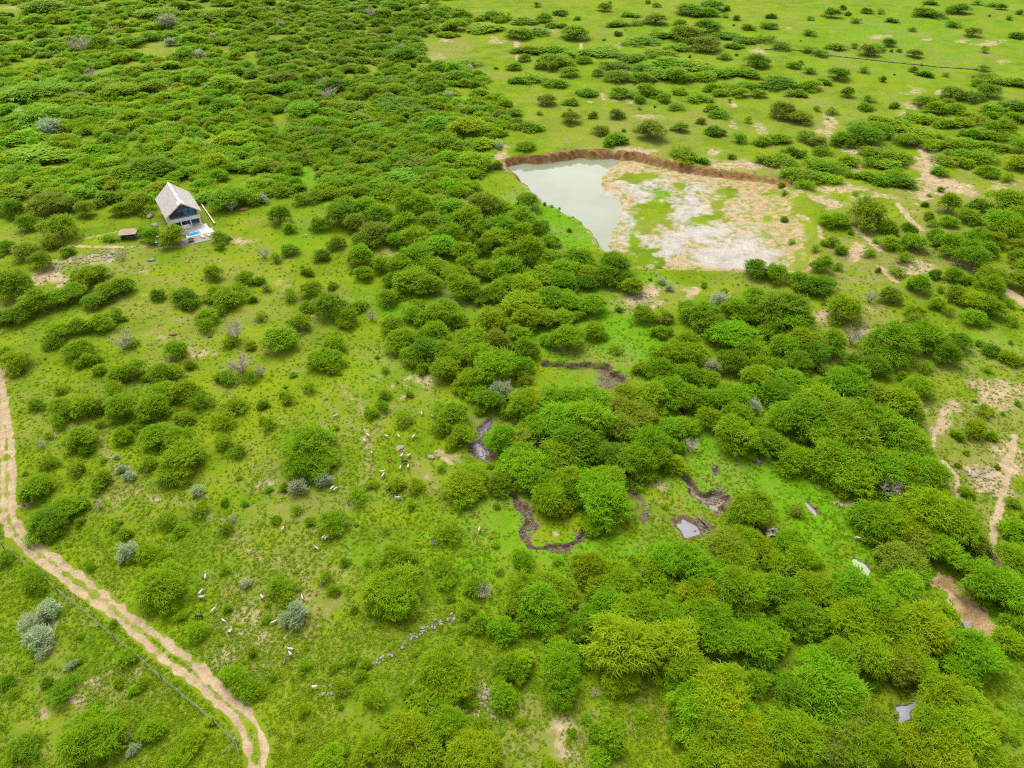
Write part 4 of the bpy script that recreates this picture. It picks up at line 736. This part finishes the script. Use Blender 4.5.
# ------------------------------------------------------------------ the house, its terrace, pool and outbuildings
M_WALL = simple('lime_plaster', (.33, .31, .285), .85, .12, .8, .1); M_ROOF = None
def roof_material():
    m, n, b, o = new_mat('weathered_shingle'); tc = n.nodes.new('ShaderNodeTexCoord'); w = n.nodes.new('ShaderNodeTexWave'); w.wave_type = 'BANDS'; w.bands_direction = 'Z'
    w.inputs['Scale'].default_value = 2.2; w.inputs['Distortion'].default_value = 1.5; n.links.new(tc.outputs['Object'], w.inputs['Vector'])
    f = noise_n(n, tc.outputs['Object'], 1.4, 5, .7); c = mixc(n, ramp(n, f, .3, .7), (.17, .148, .135), (.25, .228, .215)); c = mixc(n, math_n(n, 'MULTIPLY', w.outputs['Fac'], .35), c, (.14, .12, .105))
    n.links.new(c, b.inputs['Base Color']); b.inputs['Roughness'].default_value = .85; bump(n, w.outputs['Fac'], .5, .05, b); return m
M_ROOF = roof_material()
M_RIDGE = simple('ridge_mortar', (.45, .45, .45), .5, .1, 2); M_TIMBER = simple('pale_timber', (.42, .33, .24), .7, .2, 4); M_DARKT = simple('dark_timber', (.06, .045, .035), .6, .3, 4)
M_STONE = simple('grey_stone', (.095, .082, .066), .9, .4, 1.6, .6); M_PALE = simple('pale_stone', (.145, .132, .112), .9, .3, 1.6, .5); M_PAVE = simple('paving', (.34, .32, .32), .8, .2, 1.2, .2)
M_WHITE = simple('white_paint', (.45, .45, .44), .5, .06, 3); M_CUSH = simple('cushion_fabric', (.60, .60, .58), .9, .05, 3)
m, n, b, o = new_mat('window_glass'); b.inputs['Base Color'].default_value = (.03, .06, .09, 1); b.inputs['Roughness'].default_value = .04; b.inputs['Specular IOR Level'].default_value = .8; M_GLASS = m
m, n, b, o = new_mat('blue_glass'); b.inputs['Base Color'].default_value = (.04, .17, .32, 1); b.inputs['Roughness'].default_value = .05; M_BLUEG = m
M_POOLBLUE = water_material('pool_water', (.02, .22, .42), .04, (.03, .28, .46), .6); M_POOLGLARE = water_material('glare_water', (.32, .55, .56), .04, (.38, .58, .56), .6)
HZR = math.atan2(HR.y, HR.x)
house = link('gabled_house', None, None, (HO.x, HO.y, hz(HO.x, HO.y)), HZR); house.empty_display_size = 1
# local frame: x along the gable, y backwards (so -y is the front), z up
def hx(mb, name, mat, parent=house, bevel=0): return mb.build(name, mat, parent, bevel=bevel)
W, EV, RD, LEN = 4.0, 4.9, 8.1, 15.0
hx(MB().box(-W-.3, W+.3, .6, LEN+.3, -.35, .12), 'floor_slab', M_PAVE)
hx(MB().box(-W, -W+.3, 2.0, LEN, .12, EV-.35), 'wall', M_WALL); hx(MB().box(W-.3, W, 2.0, LEN, .12, EV-.35), 'wall', M_WALL)
hx(MB().prism([(-W+.3,LEN-.3,.12),(W-.3,LEN-.3,.12),(W-.3,LEN-.3,EV-.2),(0,LEN-.3,RD-.7),(-W+.3,LEN-.3,EV-.2)], (0,.3,0)), 'wall', M_WALL)
hx(MB().box(-W+.3, W-.3, .9, LEN-.3, 2.55, 2.85), 'upper_floor', M_TIMBER)
for sx in (-1, 1):                                           # roof slopes with a prow-shaped front overhang
    t = .22; e = W + .9
    P = [(0,-1.0,RD),(sx*e,.2,EV-.65),(sx*e,LEN+.6,EV-.65),(0,LEN+1.2,RD)]
    rs = hx(MB().prism([Vector(p) for p in P], (0,0,-t)), 'roof_slope', M_ROOF)
    hx(MB().prism([(sx*.02,-1.03,RD-.02),(sx*(e+.02),.17,EV-.67),(sx*(e+.02),.17,EV-.95),(sx*.02,-1.03,RD-.30)], (0,-.07,0)), 'barge_board', M_TIMBER)
hx(MB().prism([(-.3,-1.1,RD-.16),(0,-1.1,RD+.09),(.3,-1.1,RD-.16)], (0,LEN+2.4,0)), 'ridge_cap', M_RIDGE)
hx(MB().prism([(-.95,-.95,RD-.62),(0,-.95,RD+.17),(.95,-.95,RD-.62)], (0,2.0,0)), 'skylight', M_WHITE)
# glazed gable set back behind the balcony
g = hx(MB().prism([(-W+.32,2.4,2.86),(W-.32,2.4,2.86),(W-.32,2.4,EV-.35),(0,2.4,RD-.75),(-W+.32,2.4,EV-.35)], (0,.06,0)), 'gable_glazing', M_GLASS)
for x0, x1, mat in ((.25,1.6,M_BLUEG),(1.75,3.2,M_BLUEG),(-1.6,-.25,M_GLASS),(-3.2,-1.75,M_GLASS)):
    p = hx(MB().box(x0, x1, 2.30, 2.36, 3.0, 5.0), 'window_pane', mat)
    fr = MB(); fr.box(x0-.07,x0,2.26,2.38,2.95,5.05); fr.box(x1,x1+.07,2.26,2.38,2.95,5.05); fr.box(x0,x1,2.26,2.38,5.0,5.07); hx(fr, 'frame', M_DARKT, p)
bal = hx(MB().box(-W-.1, W+.1, .1, 2.2, 2.45, 2.54), 'balcony', M_TIMBER)
hx(MB().box(-W-.1, W+.1, .02, .12, 2.35, 3.35), 'balcony_front', M_WHITE)
for x in (-W+.1, -1.3, 1.3, W-.1): hx(MB().box(x-.14, x+.14, .2, .48, .12, 2.44), 'column', M_WHITE)
for x in (-W+.05, W-.05): hx(MB().box(x-.1, x+.1, .2, .4, 3.36, EV-.25), 'post', M_TIMBER)
for x0, x1, mat in ((-3.4,-1.9,M_GLASS),(-1.7,-.2,M_GLASS),(0,1.6,M_BLUEG),(1.8,3.4,M_BLUEG)):
    p = hx(MB().box(x0, x1, 3.4, 3.46, .13, 2.3), 'sliding_door', mat); fr = MB(); fr.box(x0-.06,x0,3.36,3.48,.13,2.36); fr.box(x1,x1+.06,3.36,3.48,.13,2.36); fr.box(x0,x1,3.36,3.48,2.3,2.36); hx(fr, 'frame', M_DARKT, p)
hx(MB().box(-W+.3, W-.3, 3.5, 3.8, .13, 2.54), 'inner_wall', M_WALL)
tag(house, 'two-storey gabled house with grey shingle roof and glazed front above a pool', 'house')
def at(r, f, z=0): p = house_xy(r, f); return (p.x, p.y, hz(HO.x, HO.y) + z)
ter = MB().box(-5, 5.2, -3.4, .7, -.3, .06).build('terrace', M_PAVE, None, at(0, 0), HZR); tag(ter, kind='structure')
deck = MB().box(-4.2, 5.4, -10.8, -6.25, -.3, .10).build('deck', M_PALE, None, at(0, 0), HZR); tag(deck, kind='structure')
pool = link('swimming_pool', None, None, at(1.9, 4.8), HZR)
cp = MB(); cp.box(-3.5,3.9,-1.4,-1.05,-.3,.16); cp.box(-3.5,3.9,1.05,1.35,-.3,.16); cp.box(-3.5,-3.15,-1.05,1.05,-.3,.16); cp.box(3.55,3.9,-1.05,1.05,-.3,.16); cp.build('coping', M_WHITE, pool)
MB().box(-3.15, .3, -1.05, 1.05, -.3, .04).build('deep_water', M_POOLBLUE, pool); MB().box(.3, 3.55, -1.05, 1.05, -.3, .045).build('pool_glare', M_POOLGLARE, pool)  # pale half: white sky reflection painted as a lighter water colour
tag(pool, 'narrow blue swimming pool with sky glare painted on one end before the gabled house', 'pool')
sofa = link('outdoor_sofa', None, None, at(-.2, -.1, .12), HZR)
MB().box(-1.0,1.0,-.4,.4,.0,.3).build('seat_base', M_WHITE, sofa, bevel=.04); MB().box(-1.0,1.0,.42,.65,.0,.85).build('backrest', M_CUSH, sofa, bevel=.05)
for x in (-1.22, 1.02): MB().box(x,x+.2,-.4,.4,0,.6).build('armrest', M_CUSH, sofa, bevel=.05)
for x in (-.98, .02): MB().box(x,x+.96,-.38,.4,.31,.48).build('cushion', M_CUSH, sofa, bevel=.05)
tag(sofa, "white sofa under the house's balcony", 'sofa')
fire = link('fire_bowl', None, None, at(-1.0, 9.0, .10), HZR)
pts = [(.35,0),(.5,.2),(.85,.5),(.92,.62),(.8,.62),(.45,.3)]; bm = MB(); n_ = 16
bm.add([(r_*math.cos(k*2*math.pi/n_), r_*math.sin(k*2*math.pi/n_), z_) for r_, z_ in pts for k in range(n_)], [(i*n_+k, i*n_+(k+1)%n_, (i+1)*n_+(k+1)%n_, (i+1)*n_+k) for i in range(len(pts)-1) for k in range(n_)] + [tuple((len(pts)-1)*n_+k for k in range(n_))])
bm.build('bowl', M_DARKT, fire); MB().tube([(0,0,0),(0,0,.12)], [.5,.4], 12).build('foot', M_STONE, fire)
tag(fire, 'dark round fire bowl on the pale deck below the pool', 'fire bowl')
for k in range(2):
    lg = link('sun_lounger', None, None, at(2.2 + k*1.7, 8.0, .10), HZR + .25)
    MB().box(-.35,.35,-.9,.5,.22,.32).build('seat', M_TIMBER, lg, bevel=.02); MB().prism([(-.35,.5,.24),(.35,.5,.24),(.35,1.0,.72),(-.35,1.0,.72)], (0,.06,.06)).build('backrest', M_TIMBER, lg)
    for x, y in ((-.3,-.8),(.3,-.8),(-.3,.45),(.3,.45)): MB().box(x-.04,x+.04,y-.04,y+.04,0,.215).build('leg', M_DARKT, lg)
    tag(lg, 'timber sun lounger on the deck, ' + ('nearer the fire bowl' if k == 0 else 'farther from the fire bowl'), 'lounger', 'loungers by the pool')
a, c = p2w(200.5, 203.5), p2w(215, 225); d = (c - a); L = d.length; yw = math.atan2(d.y, d.x)
gw = link('garden_wall', None, None, (a.x, a.y, hz(a.x, a.y)), yw); MB().box(0, L, -.14, .14, -.5, .55).build('wall_body', M_PALE, gw); MB().box(-.05, L+.05, -.17, .17, .552, .62).build('coping', M_TIMBER, gw)
tag(gw, 'thin pale garden wall running along the right side of the gabled house', 'wall')
# garden hut
hp = p2w(130, 238); hut = link('garden_hut', None, None, (hp.x, hp.y, hz(hp.x, hp.y)), .22); hut.scale = (.78, .78, .85)
MB().box(-2.5,2.5,1.6,1.85,-.2,2.0).build('wall', M_PALE, hut); MB().box(-2.5,-2.25,-1.6,1.6,-.2,1.1).build('wall', M_PALE, hut); MB().box(2.25,2.5,-1.6,1.6,-.2,1.1).build('wall', M_PALE, hut)
for x in (-2.35, 0, 2.35): MB().box(x-.1,x+.1,-1.85,-1.65,-.2,2.05).build('post', M_DARKT, hut)
MB().add([(-2.95,-2.3,2.0),(2.95,-2.3,2.0),(2.95,2.3,2.0),(-2.95,2.3,2.0),(-1.5,0,3.3),(1.5,0,3.3),(-2.95,-2.3,2.15),(2.95,-2.3,2.15),(2.95,2.3,2.15),(-2.95,2.3,2.15)],[(3,2,1,0),(0,1,7,6),(1,2,8,7),(2,3,9,8),(3,0,6,9),(6,7,5,4),(7,8,5),(8,9,4,5),(9,6,4)]).build('roof', simple('thatch', (.25,.18,.135), .95, .2, 3, .5), hut)
MB().box(-1.6,1.6,-.3,.5,-.05,.75).build('bench', M_STONE, hut)
tag(hut, 'small open garden hut with tan hipped roof left of the gabled house', 'hut')
bp = p2w(160.5, 245); br = link('masonry_oven', None, None, (bp.x, bp.y, hz(bp.x, bp.y)), .3)
MB().box(-.9,.9,-.7,.7,-.2,1.2).build('body', M_PALE, br, bevel=.05); MB().box(-.4,.4,0,.6,1.19,2.5).build('chimney', M_PALE, br, bevel=.04); MB().box(-.5,.5,-.74,-.69,.4,.95).build('opening', M_DARKT, br); MB().box(-1.0,1.0,-.8,.8,1.195,1.28).build('slab', M_WHITE, br)
tag(br, 'squat pale masonry oven with short chimney by the garden path', 'oven')

# ------------------------------------------------------------------ rocks and rubble
def rock(seed, flat=.7):
    r = random.Random(seed); bm = bmesh.new(); bmesh.ops.create_icosphere(bm, subdivisions=2, radius=1)
    for v in bm.verts:
        nrm = v.co.normalized(); k = 1 + .38 * mnoise.noise(nrm * 1.3 + Vector((seed*3.1, 0, 0))) + .15 * mnoise.noise(nrm * 3 + Vector((0, seed, 0))); v.co = Vector((nrm.x*k, nrm.y*k*.85, nrm.z*k*flat))
    me = bpy.data.meshes.new('rock'); bm.to_mesh(me); bm.free(); return me
ROCKS = []
for i in range(6):
    me = rock(i); me.materials.append(M_STONE); ROCKS.append(me)
PROCKS = []
for i in range(4):
    me = rock(20 + i, .6); me.materials.append(M_PALE); PROCKS.append(me)
r = random.Random(31)
rub = link('ruined_stone_wall', None); c0 = p2w(415, 640); rub.location = (c0.x, c0.y, hz(c0.x, c0.y))
for (u0, v0, u1, v1, cnt) in ((374,666,391,656,30),(396,652,403,648,6),(403,646,419,635,26),(419,636,429,630,20),(433,629,441,624,12),(441,625,455,617,34),(330,700,345,692,5)):
    for k in range(int(cnt * .7)):
        t = r.random(); p = p2w(u0 + (u1-u0)*t + r.gauss(0,2.2), v0 + (v1-v0)*t + r.gauss(0,2.2)); z = hz(p.x, p.y)
        o = link('stone', r.choice(ROCKS + PROCKS + PROCKS), rub); o.location = (p.x - c0.x, p.y - c0.y, z - rub.location.z + .08); s_ = r.uniform(.10, .25); o.scale = (s_*1.2, s_, s_); o.rotation_euler = (r.uniform(-.3,.3), r.uniform(-.3,.3), r.uniform(0,6))
tag(rub, 'broken line of grey rubble stones from a collapsed wall in the grass', 'stone wall')
boul = [(150,217,1.5,'pale boulder pile stone behind the garden hut and left of the house'),(155.5,226,1.2,'pale boulder nearer the masonry oven than the other'),(152,262,.9,'small white rock in the open grass below the masonry oven'),(230,239,.9,'lone white rock in the grass right of the swimming pool'),
        (431,457,.75,'grey-white flat rock left of the rocky stream bed'),(438,455,.55,'smaller grey-white rock just right of the flat rock near the stream'),(967,626,.9,'pale grey rock on the left rim of the red soil patch'),(402,447.5,.6,'rounded pinkish-white rock above the black goats')]
for u, v, sz, lab in boul:
    p = p2w(u, v); o = link('boulder', PROCKS[r.randrange(4)], None, (p.x, p.y, hz(p.x, p.y) + sz*.2), r.uniform(0, 6)); o.scale = (sz, sz*.8, sz*.8); tag(o, lab, 'rock', 'pale boulders')
def stones_stuff(name, spots, size, mat_meshes, label, parent_kind='stuff'):
    V, F = [], []
    for (u, v, du, dv, cnt) in spots:
        for k in range(cnt):
            p = p2w(u + r.gauss(0, du), v + r.gauss(0, dv)); me = r.choice(mat_meshes); s_ = r.uniform(*size); z = hz(p.x, p.y); a_ = r.uniform(0, 6.28); b0 = len(V); ca, sa = math.cos(a_), math.sin(a_)
            for vv in me.vertices: V.append((p.x + (vv.co.x*ca - vv.co.y*sa)*s_, p.y + (vv.co.x*sa + vv.co.y*ca)*s_, z + vv.co.z*s_*.8 + s_*.15))
            for f in me.polygons: F.append(tuple(i + b0 for i in f.vertices))
    o = link(name, mesh_from(name, V, F, [mat_meshes[0].materials[0]])); tag(o, label, 'stones', kind='stuff')
SM = []
for i in range(4):
    bm = bmesh.new(); bmesh.ops.create_icosphere(bm, subdivisions=1, radius=1); rr = random.Random(i)
    for v in bm.verts: v.co *= rr.uniform(.7, 1.15)
    me = bpy.data.meshes.new('pebble'); bm.to_mesh(me); bm.free(); me.materials.append(M_PALE); SM.append(me)
SG = []
for me in SM:
    m2 = me.copy(); m2.materials.clear(); m2.materials.append(M_STONE); SG.append(m2)
stones_stuff('pale_rubble', [(100,257,12,4,90),(82,264,6,3,40),(68,272,6,5,30),(485,700,3,8,16),(24,236,4,2,10),(640,300,10,4,22),(985,478,10,10,50),(330,695,6,4,8)], (.1, .4), SM, 'scatter of small pale stones on bare ground')
stones_stuff('gully_stones', [(484,432,2.5,5,26),(480,449,4,4,60),(612,376,8,4,50),(602,383,6,2,24),(713,497,7,3,50),(722,492,3,4,24),(690,488,4,2,18),(526,524,4,8,60),(580,535,4,3,26),(645,505,3,8,18),(705,528,5,4,30),(716,470,2,2,10),(775,533,3,2,14),(515,505,4,5,18)], (.07, .26), SG, 'small dark stones and clods strewn in the eroded gullies')
# far dry stone wall
WALLPX = [(764,51),(793,51),(828,56.5),(868,60),(908,64),(943,67),(978,69)]
pts = [p2w(*p) for p in WALLPX]; c0 = pts[0]; fw = link('dry_stone_wall', None, None, (c0.x, c0.y, hz(c0.x, c0.y)))
V, F = [], []
for a, c in zip(pts, pts[1:]):
    L = (c - a).length
    for k in range(int(L / .28)):
        q = a.lerp(c, (k + r.random()) / (L / .28)); z = hz(q.x, q.y); me = SG[r.randrange(4)]; s_ = r.uniform(.15, .32)
        for lay in range(2):
            b0 = len(V); ox, oy = r.gauss(0, .16), r.gauss(0, .16); zz = z + lay * .2 + .05 + r.uniform(-.05, .05)
            for vv in me.vertices: V.append((q.x + ox + vv.co.x*s_*1.3 - c0.x, q.y + oy + vv.co.y*s_ - c0.y, zz + vv.co.z*s_*.8 - fw.location.z))
            for f in me.polygons: F.append(tuple(i + b0 for i in f.vertices))
o = link('stones', mesh_from('stones', V, F, [M_STONE]), fw); o['kind'] = 'stuff'
tag(fw, 'long low dry stone wall crossing the far grassland', 'stone wall')
# wire fence beside the track
FEN = [(4,548),(22,562),(45,579),(58,592),(84,612),(115,639),(130,651),(147,666),(162,679),(180,694),(200,711),(215,724),(238,746)]
fp = [p2w(*p) for p in FEN]; f0 = fp[0]; fence = link('wire_fence', None, None, (f0.x, f0.y, hz(f0.x, f0.y)))
L3 = lambda p, z=0: Vector((p.x - f0.x, p.y - f0.y, hz(p.x, p.y) - fence.location.z + z))
posts = []
for a, c in zip(fp, fp[1:]):
    n_ = max(1, round((c - a).length / 4.5))
    for k in range(n_): posts.append(a.lerp(c, k / n_))
for k, p in enumerate(posts):
    b_ = L3(p); MB().tube([b_ + Vector((0,0,-.3)), b_ + Vector((r.uniform(-.05,.05), r.uniform(-.05,.05), 1.5))], [.075, .06], 6).build('post', M_DARKT if k % 3 == 0 else M_TWIG, fence)
e = fp[-1]; M_GALV = simple('galvanised_wire', (.12, .13, .09), .5, .1, 4)
for z in (.35, .75, 1.1, 1.4):
    MB().tube([L3(p, z) for p in posts + [e]], .014, 4).build('wire', M_GALV, fence)
b_ = L3(e); ep = MB(); ep.tube([b_ + Vector((0,0,-.4)), b_ + Vector((0,0,1.8))], .11, 8); ep.build('end_post', M_PALE, fence)
MB().tube([b_ + Vector((0,0,1.5)), b_ + Vector((-1.6,-1.0,0))], .07, 6).build('stay', M_PALE, fence); MB().tube([b_ + Vector((0,0,1.5)), b_ + Vector((.7,-1.5,0))], .07, 6).build('stay', M_PALE, fence)
tag(fence, 'wire fence on thin posts along the lower left side of the dirt track', 'fence')
# earth mounds
M_RED = simple('red_earth', (.13, .07, .035), .95, .35, 2.5, .6)
for u, v, sz, lab in ((243.5,210,1.0,'rounded red-brown earth mound in the grass right of the house'),(174,336,.7,'small reddish earth mound in the grass below the house')):
    p = p2w(u, v); me = rock(int(u), .7); me.materials.append(M_RED); me.polygons.foreach_set('use_smooth', [True]*len(me.polygons)); o = link('earth_mound', me, None, (p.x, p.y, hz(p.x, p.y) + .1), 0); o.scale = (sz*1.3, sz, sz*.8); tag(o, lab, 'mound')
# fallen timber by the grey pool
for k, (z0, z1, lab) in enumerate(((( 560,440),(632,505),'dark fallen log on the right bank of the grey gully pool'),((955,512),(1012,520),'upper of two grey dead branches over the dark pool'),((950,550),(1000,545),'lower of two grey dead branches over the dark pool'))):
    a, c = p2w(600 + z0[0]/5.69, 440 + z0[1]/5.69), p2w(600 + z1[0]/5.69, 440 + z1[1]/5.69); za, zc_ = hz(a.x, a.y), hz(c.x, c.y)
    tb = MB(); m_ = a.lerp(c, .5); tb.tube([(a.x,a.y,za+.15),(m_.x,m_.y+.15,max(hz(m_.x,m_.y),(za+zc_)/2)+.3),(c.x,c.y,zc_+.2)], [.22,.19,.1], 7)
    for q in range(4): w_ = a.lerp(c, .3 + .17*q); h_ = hz(w_.x, w_.y) + .3; tb.tube([(w_.x,w_.y,h_),(w_.x+r.uniform(-.8,.8),w_.y+r.uniform(-.8,.8),h_+r.uniform(.1,.6))], [.08,.03], 5)
    mb = tb.build('fallen_log', M_DARKT if k == 0 else M_TWIG); tag(mb, lab, 'log')

# ------------------------------------------------------------------ goats
def goat_mesh(name, graze, lying=False):
    lz = .32 if lying else .62; V = []; E_ = []; Rd = []
    def v(p, ra): V.append(p); Rd.append(ra); return len(V) - 1
    def chain(idx, lst):
        for p, ra in lst:
            k = v(p, ra); E_.append((idx, k)); idx = k
        return idx
    pel = v((-.36, 0, lz), (.15, .17)); mid = chain(pel, [((-.1, 0, lz-.03), (.19, .20))]); chest = chain(mid, [((.2, 0, lz-.02), (.17, .19)), ((.36, 0, lz+.02), (.13, .15))])
    neck = chain(chest, [((.5, 0, lz+.10), (.08, .1)), ((.6, 0, lz-.12 if graze else lz+.27), (.065, .08))])
    poll = chain(neck, [((.66, 0, lz-.26 if graze else lz+.33), (.075, .085))]); chain(poll, [((.74, 0, lz-.38 if graze else lz+.29), (.055, .06)), ((.80, 0, lz-.46 if graze else lz+.25), (.035, .04))])
    for sy in (-1, 1):
        chain(poll, [((.63, sy*.10, lz-.23 if graze else lz+.36), (.025, .02)), ((.60, sy*.17, lz-.26 if graze else lz+.33), (.02, .03))])
        chain(poll, [((.62, sy*.04, lz-.17 if graze else lz+.44), (.018, .018)), ((.54, sy*.06, lz-.10 if graze else lz+.52), (.009, .009))])
        if lying:
            chain(chest, [((.32, sy*.13, .16), (.05, .05)), ((.5, sy*.14, .07), (.035, .035)), ((.34, sy*.16, .04), (.03, .03))]); chain(pel, [((-.3, sy*.15, .16), (.07, .07)), ((-.08, sy*.2, .12), (.045, .045)), ((-.28, sy*.2, .04), (.03, .03))])
        else:
            chain(chest, [((.34, sy*.10, .40), (.065, .065)), ((.35, sy*.10, .24), (.035, .035)), ((.33, sy*.10, .06), (.028, .028)), ((.36, sy*.10, .0), (.03, .03))])
            chain(pel, [((-.30, sy*.11, .44), (.085, .075)), ((-.44, sy*.11, .26), (.04, .04)), ((-.40, sy*.11, .06), (.028, .028)), ((-.37, sy*.11, .0), (.03, .03))])
    chain(pel, [((-.50, 0, lz+.10), (.03, .03)), ((-.56, 0, lz+.16), (.02, .02))])
    me = bpy.data.meshes.new(name); me.from_pydata(V, E_, []); ob = bpy.data.objects.new('skin_temp', me); COL.objects.link(ob)
    ob.modifiers.new('Skin', 'SKIN'); ob.modifiers.new('Sub', 'SUBSURF').levels = 1
    for i, sv in enumerate(me.skin_vertices[0].data): sv.radius = Rd[i]; sv.use_root = (i == 0)
    out = bpy.data.meshes.new_from_object(ob.evaluated_get(bpy.context.evaluated_depsgraph_get())); out.name = name
    bpy.data.objects.remove(ob); out.polygons.foreach_set('use_smooth', [True] * len(out.polygons)); out.materials.clear(); return out
def goat_mat(name, c1, c2=None, split=0.0):
    m, n, b, o = new_mat(name); tc = n.nodes.new('ShaderNodeTexCoord')
    if c2:
        sx = n.nodes.new('ShaderNodeSeparateXYZ'); n.links.new(tc.outputs['Object'], sx.inputs[0])
        f = math_n(n, 'ADD', sx.outputs[0], math_n(n, 'MULTIPLY', math_n(n, 'SUBTRACT', noise_n(n, tc.outputs['Object'], 3, 2), .5), .8)); n.links.new(mixc(n, ramp(n, f, split, split + .06), c1, c2), b.inputs['Base Color'])
    else: n.links.new(mixc(n, noise_n(n, tc.outputs['Object'], 5, 2), c1, [x*.8 for x in c1]), b.inputs['Base Color'])
    b.inputs['Roughness'].default_value = .9; return m
WH, BK, BN = (.34, .315, .25), (.015, .013, .012), (.16, .075, .035)
GM = {'w': (goat_mat('goat_white', WH), 'white goat'), 'k': (goat_mat('goat_black', BK), 'black goat'), 'n': (goat_mat('goat_brown', BN), 'brown goat'), 'p': (goat_mat('goat_black_white', BK, WH, -.12), 'black and white goat'), 'q': (goat_mat('goat_brown_head', WH, BN, .3), 'white goat with brown head')}
shapes = [goat_mesh('goat_grazing', True), goat_mesh('goat_standing', False), goat_mesh('goat_lying', False, True)]; GME = {}
for k, (mt, _) in GM.items():
    for i, sh in enumerate(shapes):
        me = sh.copy(); me.materials.append(mt); GME[k, i] = me
GO12 = "663,115w 707,125w 588,163w 574,156p 522,208w 572,208w 630,210w 448,207w 435,230w 464,277q 583,288w 611,286w 593,310k 534,303n 608,330w 578,333q 503,352w 508,367w 528,424k 556,440k 567,455w 112,275k 297,290k 310,327p 306,420w 318,424w 112,580p 273,618w 284,620w 245,663w 318,130w 893,583w"
GO03 = "823,5w 804,68w 808,88w 855,140w 800,165k 896,182w 922,226p 993,33w"
GO13 = "27,90q 187,92w 182,130w 195,145w 75,190w 140,296w 140,320q 115,346n 234,450q 390,330n 264,24w"
GL = []
for txt, ox, oy in ((GO12,256,384),(GO03,0,576),(GO13,256,576)):
    for t_ in txt.split(): a, c = t_[:-1].split(','); GL.append((ox + float(a)/4, oy + float(c)/4, t_[-1]))
GL += [(306,235.5,'w'), (857,539,'w')]
pose = [r.choices((0,1,2), (6,3,1))[0] for _ in GL]; PN = ('grazing', 'standing', 'lying')
GLAB = make_labels([(f'{PN[ps]} {GM[k][1]}', u, v) for (u, v, k), ps in zip(GL, pose)])
for (u, v, k), ps, lab in zip(GL, pose, GLAB):
    p = p2w(u, v, .3); o = link('goat', GME[k, ps], None, (p.x, p.y, hz(p.x, p.y) + .015), r.uniform(0, 6.28)); s_ = r.uniform(.78, 1.0); o.scale = (s_, s_, s_); tag(o, lab, 'goat', 'grazing goats')
